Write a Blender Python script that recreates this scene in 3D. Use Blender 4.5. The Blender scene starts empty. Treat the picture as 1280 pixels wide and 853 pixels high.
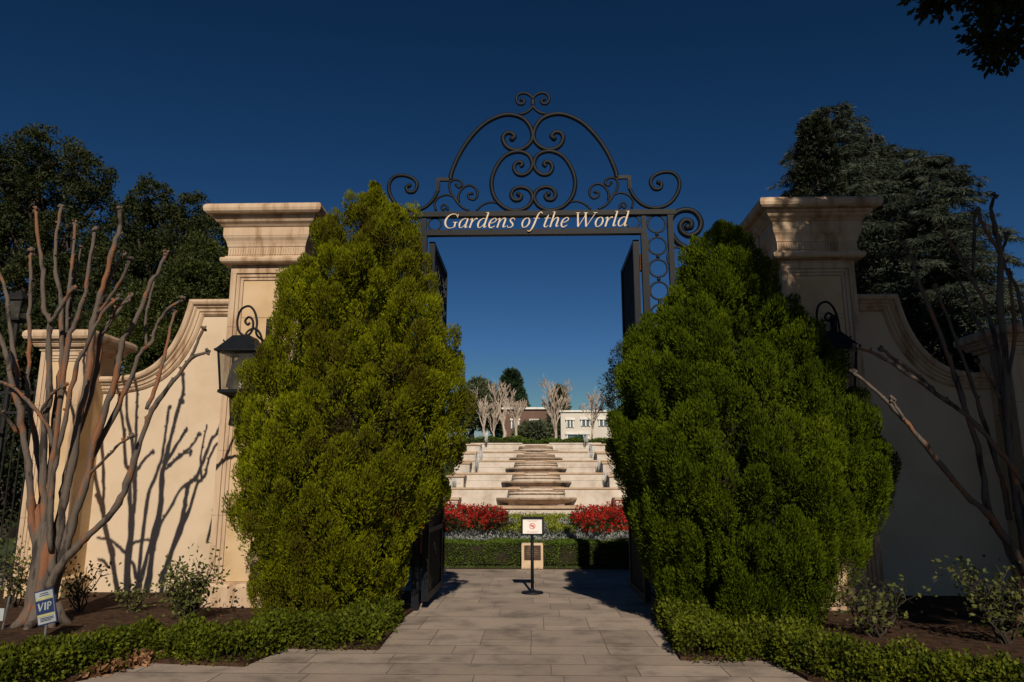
import bpy, math, random
import numpy as np
from mathutils import Vector, Matrix

S = bpy.context.scene
COL = S.collection
rad = math.radians

# ------------------------------------------------------------------ camera
PITCH, YAW, CX, CZ = 11.3, 1.74, -0.08, 1.65
cam_d = bpy.data.cameras.new('camera')
cam_d.sensor_width = 36.0
cam_d.lens = 25.875
cam_d.clip_start = 0.05
cam_d.clip_end = 3000
cam = bpy.data.objects.new('camera', cam_d)
COL.objects.link(cam)
cam.location = (CX, 0, CZ)
cam.rotation_euler = (rad(90 + PITCH), 0, rad(YAW))
S.camera = cam

# ------------------------------------------------------------------ sky, sun
LDIR = Vector((-0.11, 1.0, -0.655)).normalized()
SUN_EL = math.asin(-LDIR.z)
W = bpy.data.worlds.new('World')
S.world = W
W.use_nodes = True
nt = W.node_tree
nt.nodes.clear()
sky = nt.nodes.new('ShaderNodeTexSky')
sky.sky_type = 'NISHITA'
sky.sun_disc = False
sky.sun_elevation = SUN_EL
sky.sun_rotation = math.atan2(-LDIR.x, -LDIR.y)
sky.altitude = 1200
sky.air_density = 1.0
sky.dust_density = 0.25
sky.ozone_density = 3.0
# deep, polarised blue: the sky's own colour raised to a power in each channel
sep = nt.nodes.new('ShaderNodeSeparateColor'); com = nt.nodes.new('ShaderNodeCombineColor')
nt.links.new(sky.outputs[0], sep.inputs[0])
for i, (pw, k) in enumerate(((2.0, 2.75), (1.58, 1.46), (1.58, 1.52))):
    a = nt.nodes.new('ShaderNodeMath'); a.operation = 'POWER'; a.inputs[1].default_value = pw
    m_ = nt.nodes.new('ShaderNodeMath'); m_.operation = 'MULTIPLY'; m_.inputs[1].default_value = k * 0.05 ** (pw - 1)
    mn = nt.nodes.new('ShaderNodeMath'); mn.operation = 'MINIMUM'; mn.inputs[1].default_value = 6.5
    nt.links.new(sep.outputs[i], a.inputs[0]); nt.links.new(a.outputs[0], m_.inputs[0]); nt.links.new(m_.outputs[0], mn.inputs[0]); nt.links.new(mn.outputs[0], com.inputs[i])
bg = nt.nodes.new('ShaderNodeBackground')
bg.inputs['Strength'].default_value = 0.05
wo = nt.nodes.new('ShaderNodeOutputWorld')
nt.links.new(com.outputs[0], bg.inputs[0])
nt.links.new(bg.outputs[0], wo.inputs[0])

sun_d = bpy.data.lights.new('sun', 'SUN')
sun_d.energy = 4.4
sun_d.angle = rad(0.5)
sun_d.color = (1.0, 0.86, 0.68)
sun = bpy.data.objects.new('sun', sun_d)
COL.objects.link(sun)
sun.location = (3, -20, 25)
sun.rotation_euler = LDIR.to_track_quat('-Z', 'Y').to_euler()

S.view_settings.view_transform = 'Standard'
S.view_settings.look = 'None'
S.view_settings.gamma = 1.0
S.view_settings.use_curve_mapping = False
S.view_settings.exposure = 0.0

# ------------------------------------------------------------------ pixel -> world helpers (a point at a chosen depth)
F = 920.0
_R = np.array(cam.rotation_euler.to_matrix())
def ray(u, v):
    return _R @ np.array([(u - 640) / F, (426.5 - v) / F, -1.0])
def P(u, v, Y):
    d = ray(u, v); t = Y / d[1]
    return np.array([CX + d[0] * t, Y, CZ + d[2] * t])
def G(u, v, z=0.0):
    d = ray(u, v); t = (z - CZ) / d[2]
    return np.array([CX + d[0] * t, d[1] * t, z])
def ZV(v, Y): return P(668, v, Y)[2]
def XU(u, v, Y): return P(u, v, Y)[0]

# ------------------------------------------------------------------ materials
def newmat(name):
    m = bpy.data.materials.new(name); m.use_nodes = True
    n = m.node_tree; n.nodes.clear()
    out = n.nodes.new('ShaderNodeOutputMaterial')
    return m, n, out
def N(n, t, **kw):
    x = n.nodes.new(t)
    for k, v in kw.items():
        if k in x.inputs.keys() if hasattr(x.inputs, 'keys') else False: x.inputs[k].default_value = v
        else: setattr(x, k, v)
    return x
def ramp(n, stops):
    r = n.nodes.new('ShaderNodeValToRGB')
    e = r.color_ramp.elements
    while len(e) < len(stops): e.new(0.5)
    for i, (p, c) in enumerate(stops):
        e[i].position = p; e[i].color = (*c, 1)
    return r
def coords(n, scale=(1, 1, 1)):
    g = n.nodes.new('ShaderNodeNewGeometry')
    mp = n.nodes.new('ShaderNodeMapping'); mp.inputs['Scale'].default_value = scale
    n.links.new(g.outputs['Position'], mp.inputs[0])
    return mp
def noise_of(n, scale, detail=5, rough=0.6, stretch=(1, 1, 1)):
    mp = coords(n, stretch)
    x = n.nodes.new('ShaderNodeTexNoise')
    x.inputs['Scale'].default_value = scale; x.inputs['Detail'].default_value = detail
    x.inputs['Roughness'].default_value = rough
    n.links.new(mp.outputs[0], x.inputs['Vector'])
    return x
def solid(name, c1, c2=None, scale=4.0, rough=0.7, metal=0.0, bump=0.0, bscale=None, stretch=(1, 1, 1), spec=0.4, c3=None, island=0.0, sharp=False):
    """base colour that wanders between two or three tones, with a fine bump"""
    m, n, out = newmat(name)
    b = n.nodes.new('ShaderNodeBsdfPrincipled')
    b.inputs['Roughness'].default_value = rough; b.inputs['Metallic'].default_value = metal
    b.inputs['Specular IOR Level'].default_value = spec
    c2 = c2 or tuple(x * 0.8 for x in c1)
    x = noise_of(n, scale, 6, 0.62, stretch)
    stops = [(0.36, c2), (0.62, c1)] if c3 is None else ([(0.38, c2), (0.44, c1), (0.53, c1), (0.58, c3)] if sharp else [(0.33, c2), (0.5, c1), (0.68, c3)])
    r = ramp(n, stops)
    n.links.new(x.outputs['Fac'], r.inputs[0])
    colr = r.outputs[0]
    if island:
        g = n.nodes.new('ShaderNodeNewGeometry')
        mm = n.nodes.new('ShaderNodeMapRange'); mm.inputs['To Min'].default_value = 1 - island; mm.inputs['To Max'].default_value = 1 + island
        n.links.new(g.outputs['Random Per Island'], mm.inputs[0])
        mx = n.nodes.new('ShaderNodeVectorMath'); mx.operation = 'SCALE'
        n.links.new(colr, mx.inputs[0]); n.links.new(mm.outputs[0], mx.inputs['Scale'])
        colr = mx.outputs[0]
    n.links.new(colr, b.inputs['Base Color'])
    if bump:
        y = noise_of(n, bscale or scale * 8, 6, 0.7, stretch)
        bp = n.nodes.new('ShaderNodeBump'); bp.inputs['Strength'].default_value = bump; bp.inputs['Distance'].default_value = 0.02
        n.links.new(y.outputs['Fac'], bp.inputs['Height']); n.links.new(bp.outputs[0], b.inputs['Normal'])
    n.links.new(b.outputs[0], out.inputs[0])
    return m
def leafmat(name, a, b_, c=None, scale=1.2, trans=0.25, rough=0.55, spec=0.25):
    """leaf colour: every leaf (mesh island) its own tone, drifting over the plant"""
    m, n, out = newmat(name)
    c = c or b_
    g = n.nodes.new('ShaderNodeNewGeometry')
    x = noise_of(n, scale, 3, 0.6)
    ad = n.nodes.new('ShaderNodeMath'); ad.operation = 'MULTIPLY_ADD'
    ad.inputs[1].default_value = 0.5; n.links.new(g.outputs['Random Per Island'], ad.inputs[0])
    sc = n.nodes.new('ShaderNodeMath'); sc.operation = 'MULTIPLY_ADD'; sc.inputs[1].default_value = 1.5; sc.inputs[2].default_value = -0.5
    n.links.new(x.outputs['Fac'], sc.inputs[0]); n.links.new(sc.outputs[0], ad.inputs[2])
    r = ramp(n, [(0.1, c), (0.45, a), (0.85, b_)])
    n.links.new(ad.outputs[0], r.inputs[0])
    d = n.nodes.new('ShaderNodeBsdfPrincipled'); d.inputs['Roughness'].default_value = rough
    d.inputs['Specular IOR Level'].default_value = spec
    t = n.nodes.new('ShaderNodeBsdfTranslucent')
    n.links.new(r.outputs[0], d.inputs['Base Color']); n.links.new(r.outputs[0], t.inputs[0])
    mx = n.nodes.new('ShaderNodeMixShader'); mx.inputs[0].default_value = trans
    n.links.new(d.outputs[0], mx.inputs[1]); n.links.new(t.outputs[0], mx.inputs[2])
    n.links.new(mx.outputs[0], out.inputs[0])
    return m

M = {}
M['stucco'] = solid('cream_stucco', (0.565, 0.458, 0.342), (0.49, 0.39, 0.28), 0.9, 0.9, bump=0.18, bscale=45, spec=0.12, c3=(0.585, 0.478, 0.36))
M['stone'] = solid('cast_stone', (0.49, 0.365, 0.255), (0.29, 0.18, 0.105), 3.4, 0.85, bump=0.2, bscale=40, stretch=(1.8, 1.8, 0.28), spec=0.2, c3=(0.54, 0.42, 0.31))
M['stone_panel'] = solid('smooth_panel_stone', (0.54, 0.395, 0.235), (0.45, 0.31, 0.175), 1.5, 0.85, bump=0.1, bscale=50, spec=0.2, c3=(0.58, 0.44, 0.29))
M['iron'] = solid('black_iron', (0.0055, 0.0075, 0.0115), (0.0095, 0.0115, 0.0155), 6, 0.5, metal=0.0, bump=0.08, bscale=80, spec=0.14)
M['iron_dark'] = solid('matt_black_iron', (0.008, 0.008, 0.009), (0.014, 0.013, 0.012), 6, 0.6, spec=0.35)
M['rust'] = solid('rusted_iron', (0.16, 0.06, 0.025), (0.07, 0.03, 0.02), 30, 0.9)
M['gold'] = solid('cream_letter_paint', (0.66, 0.55, 0.41), (0.55, 0.44, 0.31), 14, 0.6)
M['paving'] = solid('stamped_concrete', (0.315, 0.262, 0.222), (0.185, 0.155, 0.134), 1.9, 0.85, bump=0.4, bscale=14, spec=0.25, c3=(0.36, 0.29, 0.24), island=0.15)
M['asphalt'] = solid('asphalt', (0.05, 0.05, 0.05), (0.035, 0.035, 0.036), 3, 0.9, bump=0.3, bscale=60)
M['grout'] = solid('paving_joint', (0.19, 0.155, 0.128), (0.12, 0.10, 0.082), 3, 0.95)
M['mulch'] = solid('bark_mulch', (0.060, 0.034, 0.022), (0.025, 0.016, 0.011), 14, 0.95, bump=0.9, bscale=45, spec=0.1, c3=(0.10, 0.06, 0.04))
M['earth'] = solid('dry_earth', (0.10, 0.085, 0.05), (0.06, 0.06, 0.03), 0.7, 0.95)
M['lawn'] = solid('hillside_green', (0.04, 0.065, 0.02), (0.025, 0.04, 0.012), 3, 0.95, bump=0.5, bscale=30)
M['bark'] = solid('peeling_bark', (0.112, 0.092, 0.078), (0.036, 0.030, 0.027), 6, 0.8, bump=0.9, bscale=16, stretch=(1, 1, 0.22), spec=0.2, c3=(0.21, 0.095, 0.050), sharp=True)
M['bark_dark'] = solid('dark_bark', (0.05, 0.04, 0.032), (0.03, 0.024, 0.02), 5, 0.9, bump=0.5, stretch=(1, 1, 0.3))
M['bark_pale'] = solid('pale_grey_bark', (0.50, 0.42, 0.355), (0.34, 0.28, 0.235), 3, 0.85, stretch=(1, 1, 0.4))
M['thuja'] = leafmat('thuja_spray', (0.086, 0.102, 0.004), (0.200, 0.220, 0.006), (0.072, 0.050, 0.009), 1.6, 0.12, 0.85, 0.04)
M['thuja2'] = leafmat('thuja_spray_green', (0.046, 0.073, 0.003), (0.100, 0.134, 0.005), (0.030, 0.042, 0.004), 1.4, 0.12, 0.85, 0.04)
M['core'] = solid('inner_twigs', (0.022, 0.016, 0.009), (0.012, 0.010, 0.006), 8, 0.95)
M['box'] = leafmat('box_leaf', (0.062, 0.082, 0.005), (0.128, 0.148, 0.009), (0.026, 0.038, 0.004), 4.0, 0.18, 0.6, 0.12)
M['oak'] = leafmat('oak_leaf', (0.022, 0.032, 0.010), (0.048, 0.056, 0.018), (0.012, 0.020, 0.008), 0.8, 0.12, 0.6, 0.15)
M['brightleaf'] = leafmat('bright_shrub_leaf', (0.042, 0.058, 0.010), (0.070, 0.085, 0.014), (0.022, 0.034, 0.008), 1.0, 0.2)
M['cedar'] = leafmat('cedar_needle', (0.036, 0.050, 0.034), (0.062, 0.080, 0.054), (0.020, 0.030, 0.020), 0.8, 0.1)
M['dark_conifer'] = leafmat('dark_conifer_leaf', (0.012, 0.018, 0.008), (0.02, 0.028, 0.012), (0.008, 0.012, 0.006), 1.0, 0.1)
M['far_conifer'] = leafmat('far_conifer_leaf', (0.022, 0.045, 0.022), (0.04, 0.07, 0.034), (0.015, 0.03, 0.016), 0.3, 0.1)
M['olive'] = leafmat('olive_leaf', (0.070, 0.088, 0.045), (0.10, 0.12, 0.06), (0.045, 0.06, 0.03), 0.5, 0.15)
M['rose'] = leafmat('rose_leaf', (0.075, 0.090, 0.024), (0.15, 0.165, 0.045), (0.050, 0.050, 0.018), 4, 0.3, 0.6, 0.1)
M['red'] = leafmat('red_petal', (0.40, 0.010, 0.010), (0.58, 0.035, 0.015), (0.24, 0.005, 0.009), 2, 0.25)
M['flowerleaf'] = leafmat('flower_foliage', (0.050, 0.050, 0.018), (0.085, 0.075, 0.03), (0.03, 0.035, 0.012), 2, 0.2)
M['silver'] = leafmat('silver_leaf', (0.26, 0.295, 0.29), (0.42, 0.45, 0.44), (0.14, 0.17, 0.16), 2, 0.15)
M['lime'] = leafmat('lime_leaf', (0.20, 0.24, 0.028), (0.29, 0.33, 0.04), (0.12, 0.155, 0.02), 2, 0.25)
M['hedge'] = leafmat('hedge_leaf', (0.062, 0.110, 0.010), (0.100, 0.155, 0.014), (0.038, 0.065, 0.008), 2, 0.2)
M['grass'] = leafmat('grass_blade', (0.05, 0.075, 0.02), (0.09, 0.11, 0.03), (0.03, 0.045, 0.015), 3, 0.2)
M['dead'] = leafmat('dead_leaf', (0.24, 0.125, 0.062), (0.36, 0.20, 0.11), (0.12, 0.06, 0.03), 6, 0.15)
M['cascade'] = solid('fountain_limestone', (0.565, 0.505, 0.445), (0.45, 0.39, 0.335), 2.6, 0.8, bump=0.12, bscale=20, spec=0.25, c3=(0.63, 0.575, 0.52))
M['wetstep'] = solid('wet_step_stone', (0.60, 0.53, 0.455), (0.40, 0.33, 0.265), 5, 0.35, spec=0.45, stretch=(1, 1, 0.4), c3=(0.52, 0.43, 0.35))
M['cascade_cap'] = solid('fountain_coping', (0.52, 0.39, 0.28), (0.38, 0.27, 0.18), 3, 0.7, spec=0.3)
M['bowl'] = solid('wet_bowl_stone', (0.36, 0.27, 0.20), (0.19, 0.14, 0.10), 4, 0.3, spec=0.5, stretch=(1, 1, 0.4), c3=(0.42, 0.32, 0.25))
M['white'] = solid('white_card', (0.80, 0.79, 0.78), (0.74, 0.73, 0.72), 5, 0.6)
M['redink'] = solid('red_ink', (0.62, 0.16, 0.13), (0.55, 0.14, 0.11), 8, 0.6)
M['pinkink'] = solid('faint_red_ink', (0.68, 0.48, 0.45), (0.62, 0.42, 0.40), 8, 0.6)
M['bronze'] = solid('brown_bronze', (0.060, 0.034, 0.022), (0.04, 0.024, 0.016), 10, 0.55, metal=0.2)
M['bronze_hi'] = solid('worn_bronze', (0.26, 0.19, 0.12), (0.2, 0.14, 0.09), 10, 0.5, metal=0.2)
M['marker'] = solid('marker_stone', (0.60, 0.46, 0.33), (0.50, 0.37, 0.25), 6, 0.85, bump=0.2)
M['blue'] = solid('navy_print', (0.020, 0.040, 0.12), (0.016, 0.03, 0.095), 8, 0.5)
M['signwhite'] = solid('sign_plastic', (0.36, 0.40, 0.41), (0.29, 0.32, 0.33), 8, 0.45)
M['signyellow'] = solid('pale_yellow_print', (0.42, 0.41, 0.20), (0.36, 0.35, 0.16), 8, 0.5)
M['steel'] = solid('grey_steel', (0.22, 0.22, 0.22), (0.16, 0.16, 0.16), 10, 0.5, metal=0.6)
M['brownwall'] = solid('brown_facade', (0.16, 0.095, 0.072), (0.125, 0.075, 0.058), 0.8, 0.9)
M['creamwall'] = solid('cream_facade', (0.60, 0.57, 0.52), (0.54, 0.51, 0.46), 0.5, 0.9)
M['whitetrim'] = solid('white_trim', (0.75, 0.74, 0.71), None, 2, 0.7)
M['umbrella'] = solid('green_canvas', (0.010, 0.055, 0.038), (0.008, 0.042, 0.03), 2, 0.85)
def glassmat():
    m, n, out = newmat('dark_window_glass')
    b = n.nodes.new('ShaderNodeBsdfPrincipled')
    b.inputs['Base Color'].default_value = (0.09, 0.13, 0.17, 1); b.inputs['Roughness'].default_value = 0.08
    n.links.new(b.outputs[0], out.inputs[0]); return m
M['winglass'] = glassmat()
def lampglass():
    m, n, out = newmat('dusty_lantern_glass')
    t = n.nodes.new('ShaderNodeBsdfTransparent'); t.inputs[0].default_value = (0.80, 0.80, 0.77, 1)
    b = n.nodes.new('ShaderNodeBsdfPrincipled'); b.inputs['Base Color'].default_value = (0.20, 0.19, 0.17, 1); b.inputs['Roughness'].default_value = 0.25
    x = noise_of(n, 5, 4); r = ramp(n, [(0.3, (0.10,) * 3), (0.7, (0.32,) * 3)])
    n.links.new(x.outputs['Fac'], r.inputs[0])
    mx = n.nodes.new('ShaderNodeMixShader')
    n.links.new(r.outputs[0], mx.inputs[0]); n.links.new(t.outputs[0], mx.inputs[1]); n.links.new(b.outputs[0], mx.inputs[2])
    n.links.new(mx.outputs[0], out.inputs[0]); return m
M['lampglass'] = lampglass()
def watermat():
    m, n, out = newmat('white_water')
    t = n.nodes.new('ShaderNodeBsdfTransparent')
    b = n.nodes.new('ShaderNodeBsdfPrincipled'); b.inputs['Base Color'].default_value = (0.66, 0.68, 0.70, 1); b.inputs['Roughness'].default_value = 0.2
    mx = n.nodes.new('ShaderNodeMixShader')
    x = noise_of(n, 9, 4, 0.7, (1, 1, 0.35)); r = ramp(n, [(0.42, (0.08,) * 3), (0.66, (0.62,) * 3)])
    n.links.new(x.outputs['Fac'], r.inputs[0]); n.links.new(r.outputs[0], mx.inputs[0])
    n.links.new(t.outputs[0], mx.inputs[1]); n.links.new(b.outputs[0], mx.inputs[2])
    n.links.new(mx.outputs[0], out.inputs[0]); return m
M['jet'] = watermat()
def poolmat():
    m, n, out = newmat('pool_water')
    b = n.nodes.new('ShaderNodeBsdfPrincipled'); b.inputs['Base Color'].default_value = (0.03, 0.045, 0.045, 1); b.inputs['Roughness'].default_value = 0.06
    y = noise_of(n, 12, 3); bp = n.nodes.new('ShaderNodeBump'); bp.inputs['Strength'].default_value = 0.2; bp.inputs['Distance'].default_value = 0.02
    n.links.new(y.outputs['Fac'], bp.inputs['Height']); n.links.new(bp.outputs[0], b.inputs['Normal'])
    n.links.new(b.outputs[0], out.inputs[0]); return m
M['pool'] = poolmat()

# ------------------------------------------------------------------ object helpers
ORG = {}
def tag(o, label=None, cat=None, group=None, kind=None):
    if label: o['label'] = label
    if cat: o['category'] = cat
    if group: o['group'] = group
    if kind: o['kind'] = kind
    return o
def thing(name, loc, label, cat, group=None):
    o = bpy.data.objects.new(name, None); COL.objects.link(o)
    o.empty_display_size = 0.2
    o.location = tuple(float(c) for c in loc); ORG[o] = Vector(o.location)
    return tag(o, label, cat, group)
def link(name, me, mat, parent=None, origin=None):
    me.materials.append(mat)
    o = bpy.data.objects.new(name, me); COL.objects.link(o)
    if parent is not None:
        o.parent = parent; ORG[o] = ORG[parent]
    elif origin is not None:
        o.location = origin; ORG[o] = Vector(origin)
    else: ORG[o] = Vector((0, 0, 0))
    return o
class MB:
    def __init__(s): s.v = []; s.f = []
    def add(s, vs, fs):
        b = len(s.v); s.v += [tuple(float(c) for c in p) for p in vs]; s.f += [tuple(b + i for i in f) for f in fs]
    def box(s, x0, x1, y0, y1, z0, z1):
        s.add([(x0, y0, z0), (x1, y0, z0), (x1, y1, z0), (x0, y1, z0), (x0, y0, z1), (x1, y0, z1), (x1, y1, z1), (x0, y1, z1)],
              [(0, 3, 2, 1), (4, 5, 6, 7), (0, 1, 5, 4), (1, 2, 6, 5), (2, 3, 7, 6), (3, 0, 4, 7)])
    def tube(s, pts, r, seg=8, cap=True, flat=None):
        pts = [Vector(p) for p in pts]; n = len(pts)
        if not hasattr(r, '__len__'): r = [r] * n
        rings = []; prev = None
        for i in range(n):
            t = (pts[min(i + 1, n - 1)] - pts[max(i - 1, 0)])
            if t.length < 1e-9: t = Vector((0, 0, 1))
            t.normalize()
            if prev is None:
                a = Vector((0, 1, 0)) if abs(t.y) < 0.9 else Vector((1, 0, 0))
            else: a = prev
            a = (a - t * a.dot(t)).normalized(); prev = a; b = t.cross(a)
            ring = []
            for k in range(seg):
                th = 2 * math.pi * (k + 0.5) / seg
                ca, sa = math.cos(th), math.sin(th)
                if flat: # square-ish bar, flat = depth factor
                    m = 1 / max(abs(ca), abs(sa)); ca *= m; sa *= m
                    ring.append(pts[i] + a * (ca * r[i] * flat) + b * (sa * r[i]))
                else: ring.append(pts[i] + (a * ca + b * sa) * r[i])
            rings.append(ring)
        vs = [p for ring in rings for p in ring]; fs = []
        for i in range(n - 1):
            for k in range(seg):
                k2 = (k + 1) % seg
                fs.append((i * seg + k, i * seg + k2, (i + 1) * seg + k2, (i + 1) * seg + k))
        if cap: fs.append(tuple(range(seg - 1, -1, -1))); fs.append(tuple((n - 1) * seg + k for k in range(seg)))
        s.add(vs, fs)
    def prism(s, poly, y0, y1):
        """polygon in x,z extruded along y"""
        n = len(poly)
        vs = [(x, y0, z) for x, z in poly] + [(x, y1, z) for x, z in poly]
        fs = [tuple(range(n)), tuple(range(2 * n - 1, n - 1, -1))] + [(i, i + n, (i + 1) % n + n, (i + 1) % n) for i in range(n)]
        s.add(vs, fs)
    def rects(s, prof, cx, cy, hx, hy, cap=True):
        """a moulding profile (offset, z) carried round a rectangle"""
        vs = []; fs = []
        for o, z in prof:
            vs += [(cx - hx - o, cy - hy - o, z), (cx + hx + o, cy - hy - o, z), (cx + hx + o, cy + hy + o, z), (cx - hx - o, cy + hy + o, z)]
        for i in range(len(prof) - 1):
            for k in range(4):
                fs.append((4 * i + k, 4 * i + (k + 1) % 4, 4 * i + 4 + (k + 1) % 4, 4 * i + 4 + k))
        if cap: fs.append((3, 2, 1, 0)); b = 4 * (len(prof) - 1); fs.append((b, b + 1, b + 2, b + 3))
        s.add(vs, fs)
    def lathe(s, prof, cx, cy, seg=32, sy=1.0, cap=True):
        vs = []; fs = []
        for r, z in prof:
            for k in range(seg):
                a = 2 * math.pi * k / seg
                vs.append((cx + r * math.cos(a), cy + sy * r * math.sin(a), z))
        for i in range(len(prof) - 1):
            for k in range(seg):
                fs.append((i * seg + k, i * seg + (k + 1) % seg, (i + 1) * seg + (k + 1) % seg, (i + 1) * seg + k))
        if cap:
            fs.append(tuple(range(seg - 1, -1, -1))); b = (len(prof) - 1) * seg; fs.append(tuple(b + k for k in range(seg)))
        s.add(vs, fs)
    def ball(s, c, r, seg=8, jit=0.0):
        vs = []; fs = []; rings = max(4, seg // 2 + 1)
        for i in range(1, rings):
            ph = math.pi * i / rings
            for k in range(seg):
                a = 2 * math.pi * k / seg; q = r * (1 + random.uniform(-jit, jit))
                vs.append((c[0] + q * math.sin(ph) * math.cos(a), c[1] + q * math.sin(ph) * math.sin(a), c[2] + q * math.cos(ph)))
        m = len(vs); vs += [(c[0], c[1], c[2] + r), (c[0], c[1], c[2] - r)]
        for i in range(rings - 2):
            for k in range(seg): fs.append((i * seg + k, (i + 1) * seg + k, (i + 1) * seg + (k + 1) % seg, i * seg + (k + 1) % seg))
        for k in range(seg):
            fs.append((m, k, (k + 1) % seg)); b = (rings - 2) * seg; fs.append((m + 1, b + (k + 1) % seg, b + k))
        s.add(vs, fs)
    def build(s, name, mat, parent=None, origin=None, smooth=False):
        o0 = ORG[parent] if parent is not None else (Vector(origin) if origin is not None else Vector((0, 0, 0)))
        me = bpy.data.meshes.new(name)
        me.from_pydata([(x - o0[0], y - o0[1], z - o0[2]) for x, y, z in s.v], [], s.f)
        if smooth: me.polygons.foreach_set('use_smooth', [True] * len(me.polygons))
        me.update()
        return link(name, me, mat, parent, origin)

def cr(pts, k=6):
    """Catmull-Rom through points of any dimension"""
    p = [np.array(q, float) for q in pts]; p = [2 * p[0] - p[1]] + p + [2 * p[-1] - p[-2]]
    out = []
    for i in range(1, len(p) - 2):
        for j in range(k):
            t = j / k
            out.append(0.5 * ((2 * p[i]) + (-p[i - 1] + p[i + 1]) * t + (2 * p[i - 1] - 5 * p[i] + 4 * p[i + 1] - p[i + 2]) * t * t + (-p[i - 1] + 3 * p[i] - 3 * p[i + 1] + p[i + 2]) * t ** 3))
    out.append(p[-2]); return out

# leaves ------------------------------------------------------------
rng = np.random.default_rng(11)
random.seed(5)
def unit(a): return a / np.maximum(np.linalg.norm(a, axis=-1, keepdims=True), 1e-9)
def leaves(name, pos, dirs, nrm, L, Wd, mat, parent=None, origin=None, belly=0.45):
    n = len(pos)
    d = unit(dirs); s_ = unit(np.cross(d, nrm)); L = np.asarray(L).reshape(-1, 1); Wd = np.asarray(Wd).reshape(-1, 1)
    v = np.empty((n, 4, 3))
    v[:, 0] = pos; v[:, 2] = pos + d * L
    v[:, 1] = pos + d * L * belly + s_ * Wd / 2; v[:, 3] = pos + d * L * belly - s_ * Wd / 2
    o0 = ORG[parent] if parent is not None else (Vector(origin) if origin is not None else Vector((0, 0, 0)))
    v -= np.array(o0)
    me = bpy.data.meshes.new(name)
    me.vertices.add(4 * n); me.loops.add(4 * n); me.polygons.add(n)
    me.vertices.foreach_set('co', v.astype(np.float32).ravel())
    me.loops.foreach_set('vertex_index', np.arange(4 * n, dtype=np.int32))
    me.polygons.foreach_set('loop_start', np.arange(0, 4 * n, 4, dtype=np.int32))
    me.update(calc_edges=True); me.validate()
    return link(name, me, mat, parent, origin)
def rdir(n): return unit(rng.normal(size=(n, 3)))
def clumps(cent, out, r, m, up=0.5, shell=0.5):
    """m leaves round each clump centre; returns positions and growth directions"""
    n = len(cent)
    c = np.repeat(cent, m, 0); o = np.repeat(out, m, 0); rr = np.repeat(np.broadcast_to(r, (n,)), m)[:, None]
    d = unit(rdir(n * m) + o * 0.7)
    q = rng.uniform(shell, 1, (n * m, 1)) ** 0.6
    pos = c + d * rr * q
    g = unit(d * 0.75 + np.array([0, 0, up]) + rdir(n * m) * 0.45)
    return pos, g
def crown(name, lobes, nclump, m, rc, L, Wd, mat, parent, up=0.15, inner=0.55, flatten=1.0):
    C_, O_ = [], []
    vol = np.array([a[1][0] * a[1][1] * a[1][2] for a in lobes]) ** (2 / 3); vol /= vol.sum()
    for (c, r), w in zip(lobes, vol):
        k = max(3, int(nclump * w)); d = rdir(k)
        q = rng.uniform(inner, 1.0, (k, 1)) ** 0.5
        C_.append(np.array(c) + d * np.array(r) * q * (1 + 0.10 * rng.normal(size=(k, 1)))); O_.append(unit(d / np.array(r)))
    C_ = np.vstack(C_); O_ = np.vstack(O_)
    r = rng.uniform(0.6, 1.25, len(C_)) * rc
    pos, g = clumps(C_, O_, r, m, up, 0.15)
    n = len(pos)
    return leaves(name, pos, g, rdir(n), rng.uniform(0.7, 1.3, n) * L, rng.uniform(0.7, 1.3, n) * Wd, mat, parent)

def limb(mb, a, b, r0, r1, k=5, wob=0.12, seg=7):
    a = Vector(a); b = Vector(b); d = (b - a).length
    pts = [a.lerp(b, i / k) + Vector((random.gauss(0, 1), random.gauss(0, 1), random.gauss(0, .5))) * (wob * d / k if 0 < i < k else 0) for i in range(k + 1)]
    mb.tube(pts, [r0 + (r1 - r0) * i / k for i in range(k + 1)], seg); return pts

# =================================================================== SETTING
GROUND = MB(); GROUND.add([(-900, -200, -0.16), (900, -200, -0.16), (900, 1800, -0.16), (-900, 1800, -0.16)], [(0, 1, 2, 3)])
tag(GROUND.build('ground', M['earth']), kind='structure')

# pavement: joint bed plus stamped slabs
b = MB(); b.add([(-60, -30, -0.12), (60, -30, -0.12), (60, 4.6, -0.12), (-60, 4.6, -0.12)], [(0, 1, 2, 3)])
tag(b.build('unseen_road', M['asphalt']), kind='structure')  # dark ground out of view, added to cut sunlight bounced onto the right side
b = MB(); b.box(-60, 60, 4.6, 4.78, -0.2, 0.0); tag(b.build('kerb', M['grout']), kind='structure')
b = MB(); b.add([(-14, 4.785, -0.004), (14, 4.785, -0.004), (14, 16.6, -0.004), (-14, 16.6, -0.004)], [(0, 1, 2, 3)])
base = tag(b.build('pavement_joints', M['grout']), kind='structure')
b = MB(); pr = random.Random(8)
y = 4.785
while y < 16.5:
    h = pr.choice([0.42, 0.55, 0.62, 0.9]); h = min(h, 16.55 - y)
    if h < 0.15: break
    x = -14 + pr.uniform(-1, 0)
    while x < 14:
        w = pr.choice([0.55, 0.8, 0.8, 1.1, 1.5]); g = 0.005
        if h > 0.7 and pr.random() < 0.5:
            hs = h * pr.choice([0.35, 0.5, 0.65]); rows = [(y, hs), (y + hs, h - hs)]
        else: rows = [(y, h)]
        for yy, hh in rows:
            x0, x1, y0, y1 = x + g, x + w - g, yy + g, yy + hh - g
            b.add([(x0, y0, 0), (x1, y0, 0), (x1, y1, 0), (x0, y1, 0)], [(0, 1, 2, 3)])
        x += w
    y += h
tag(b.build('pavement', M['paving']), kind='structure')

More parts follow.
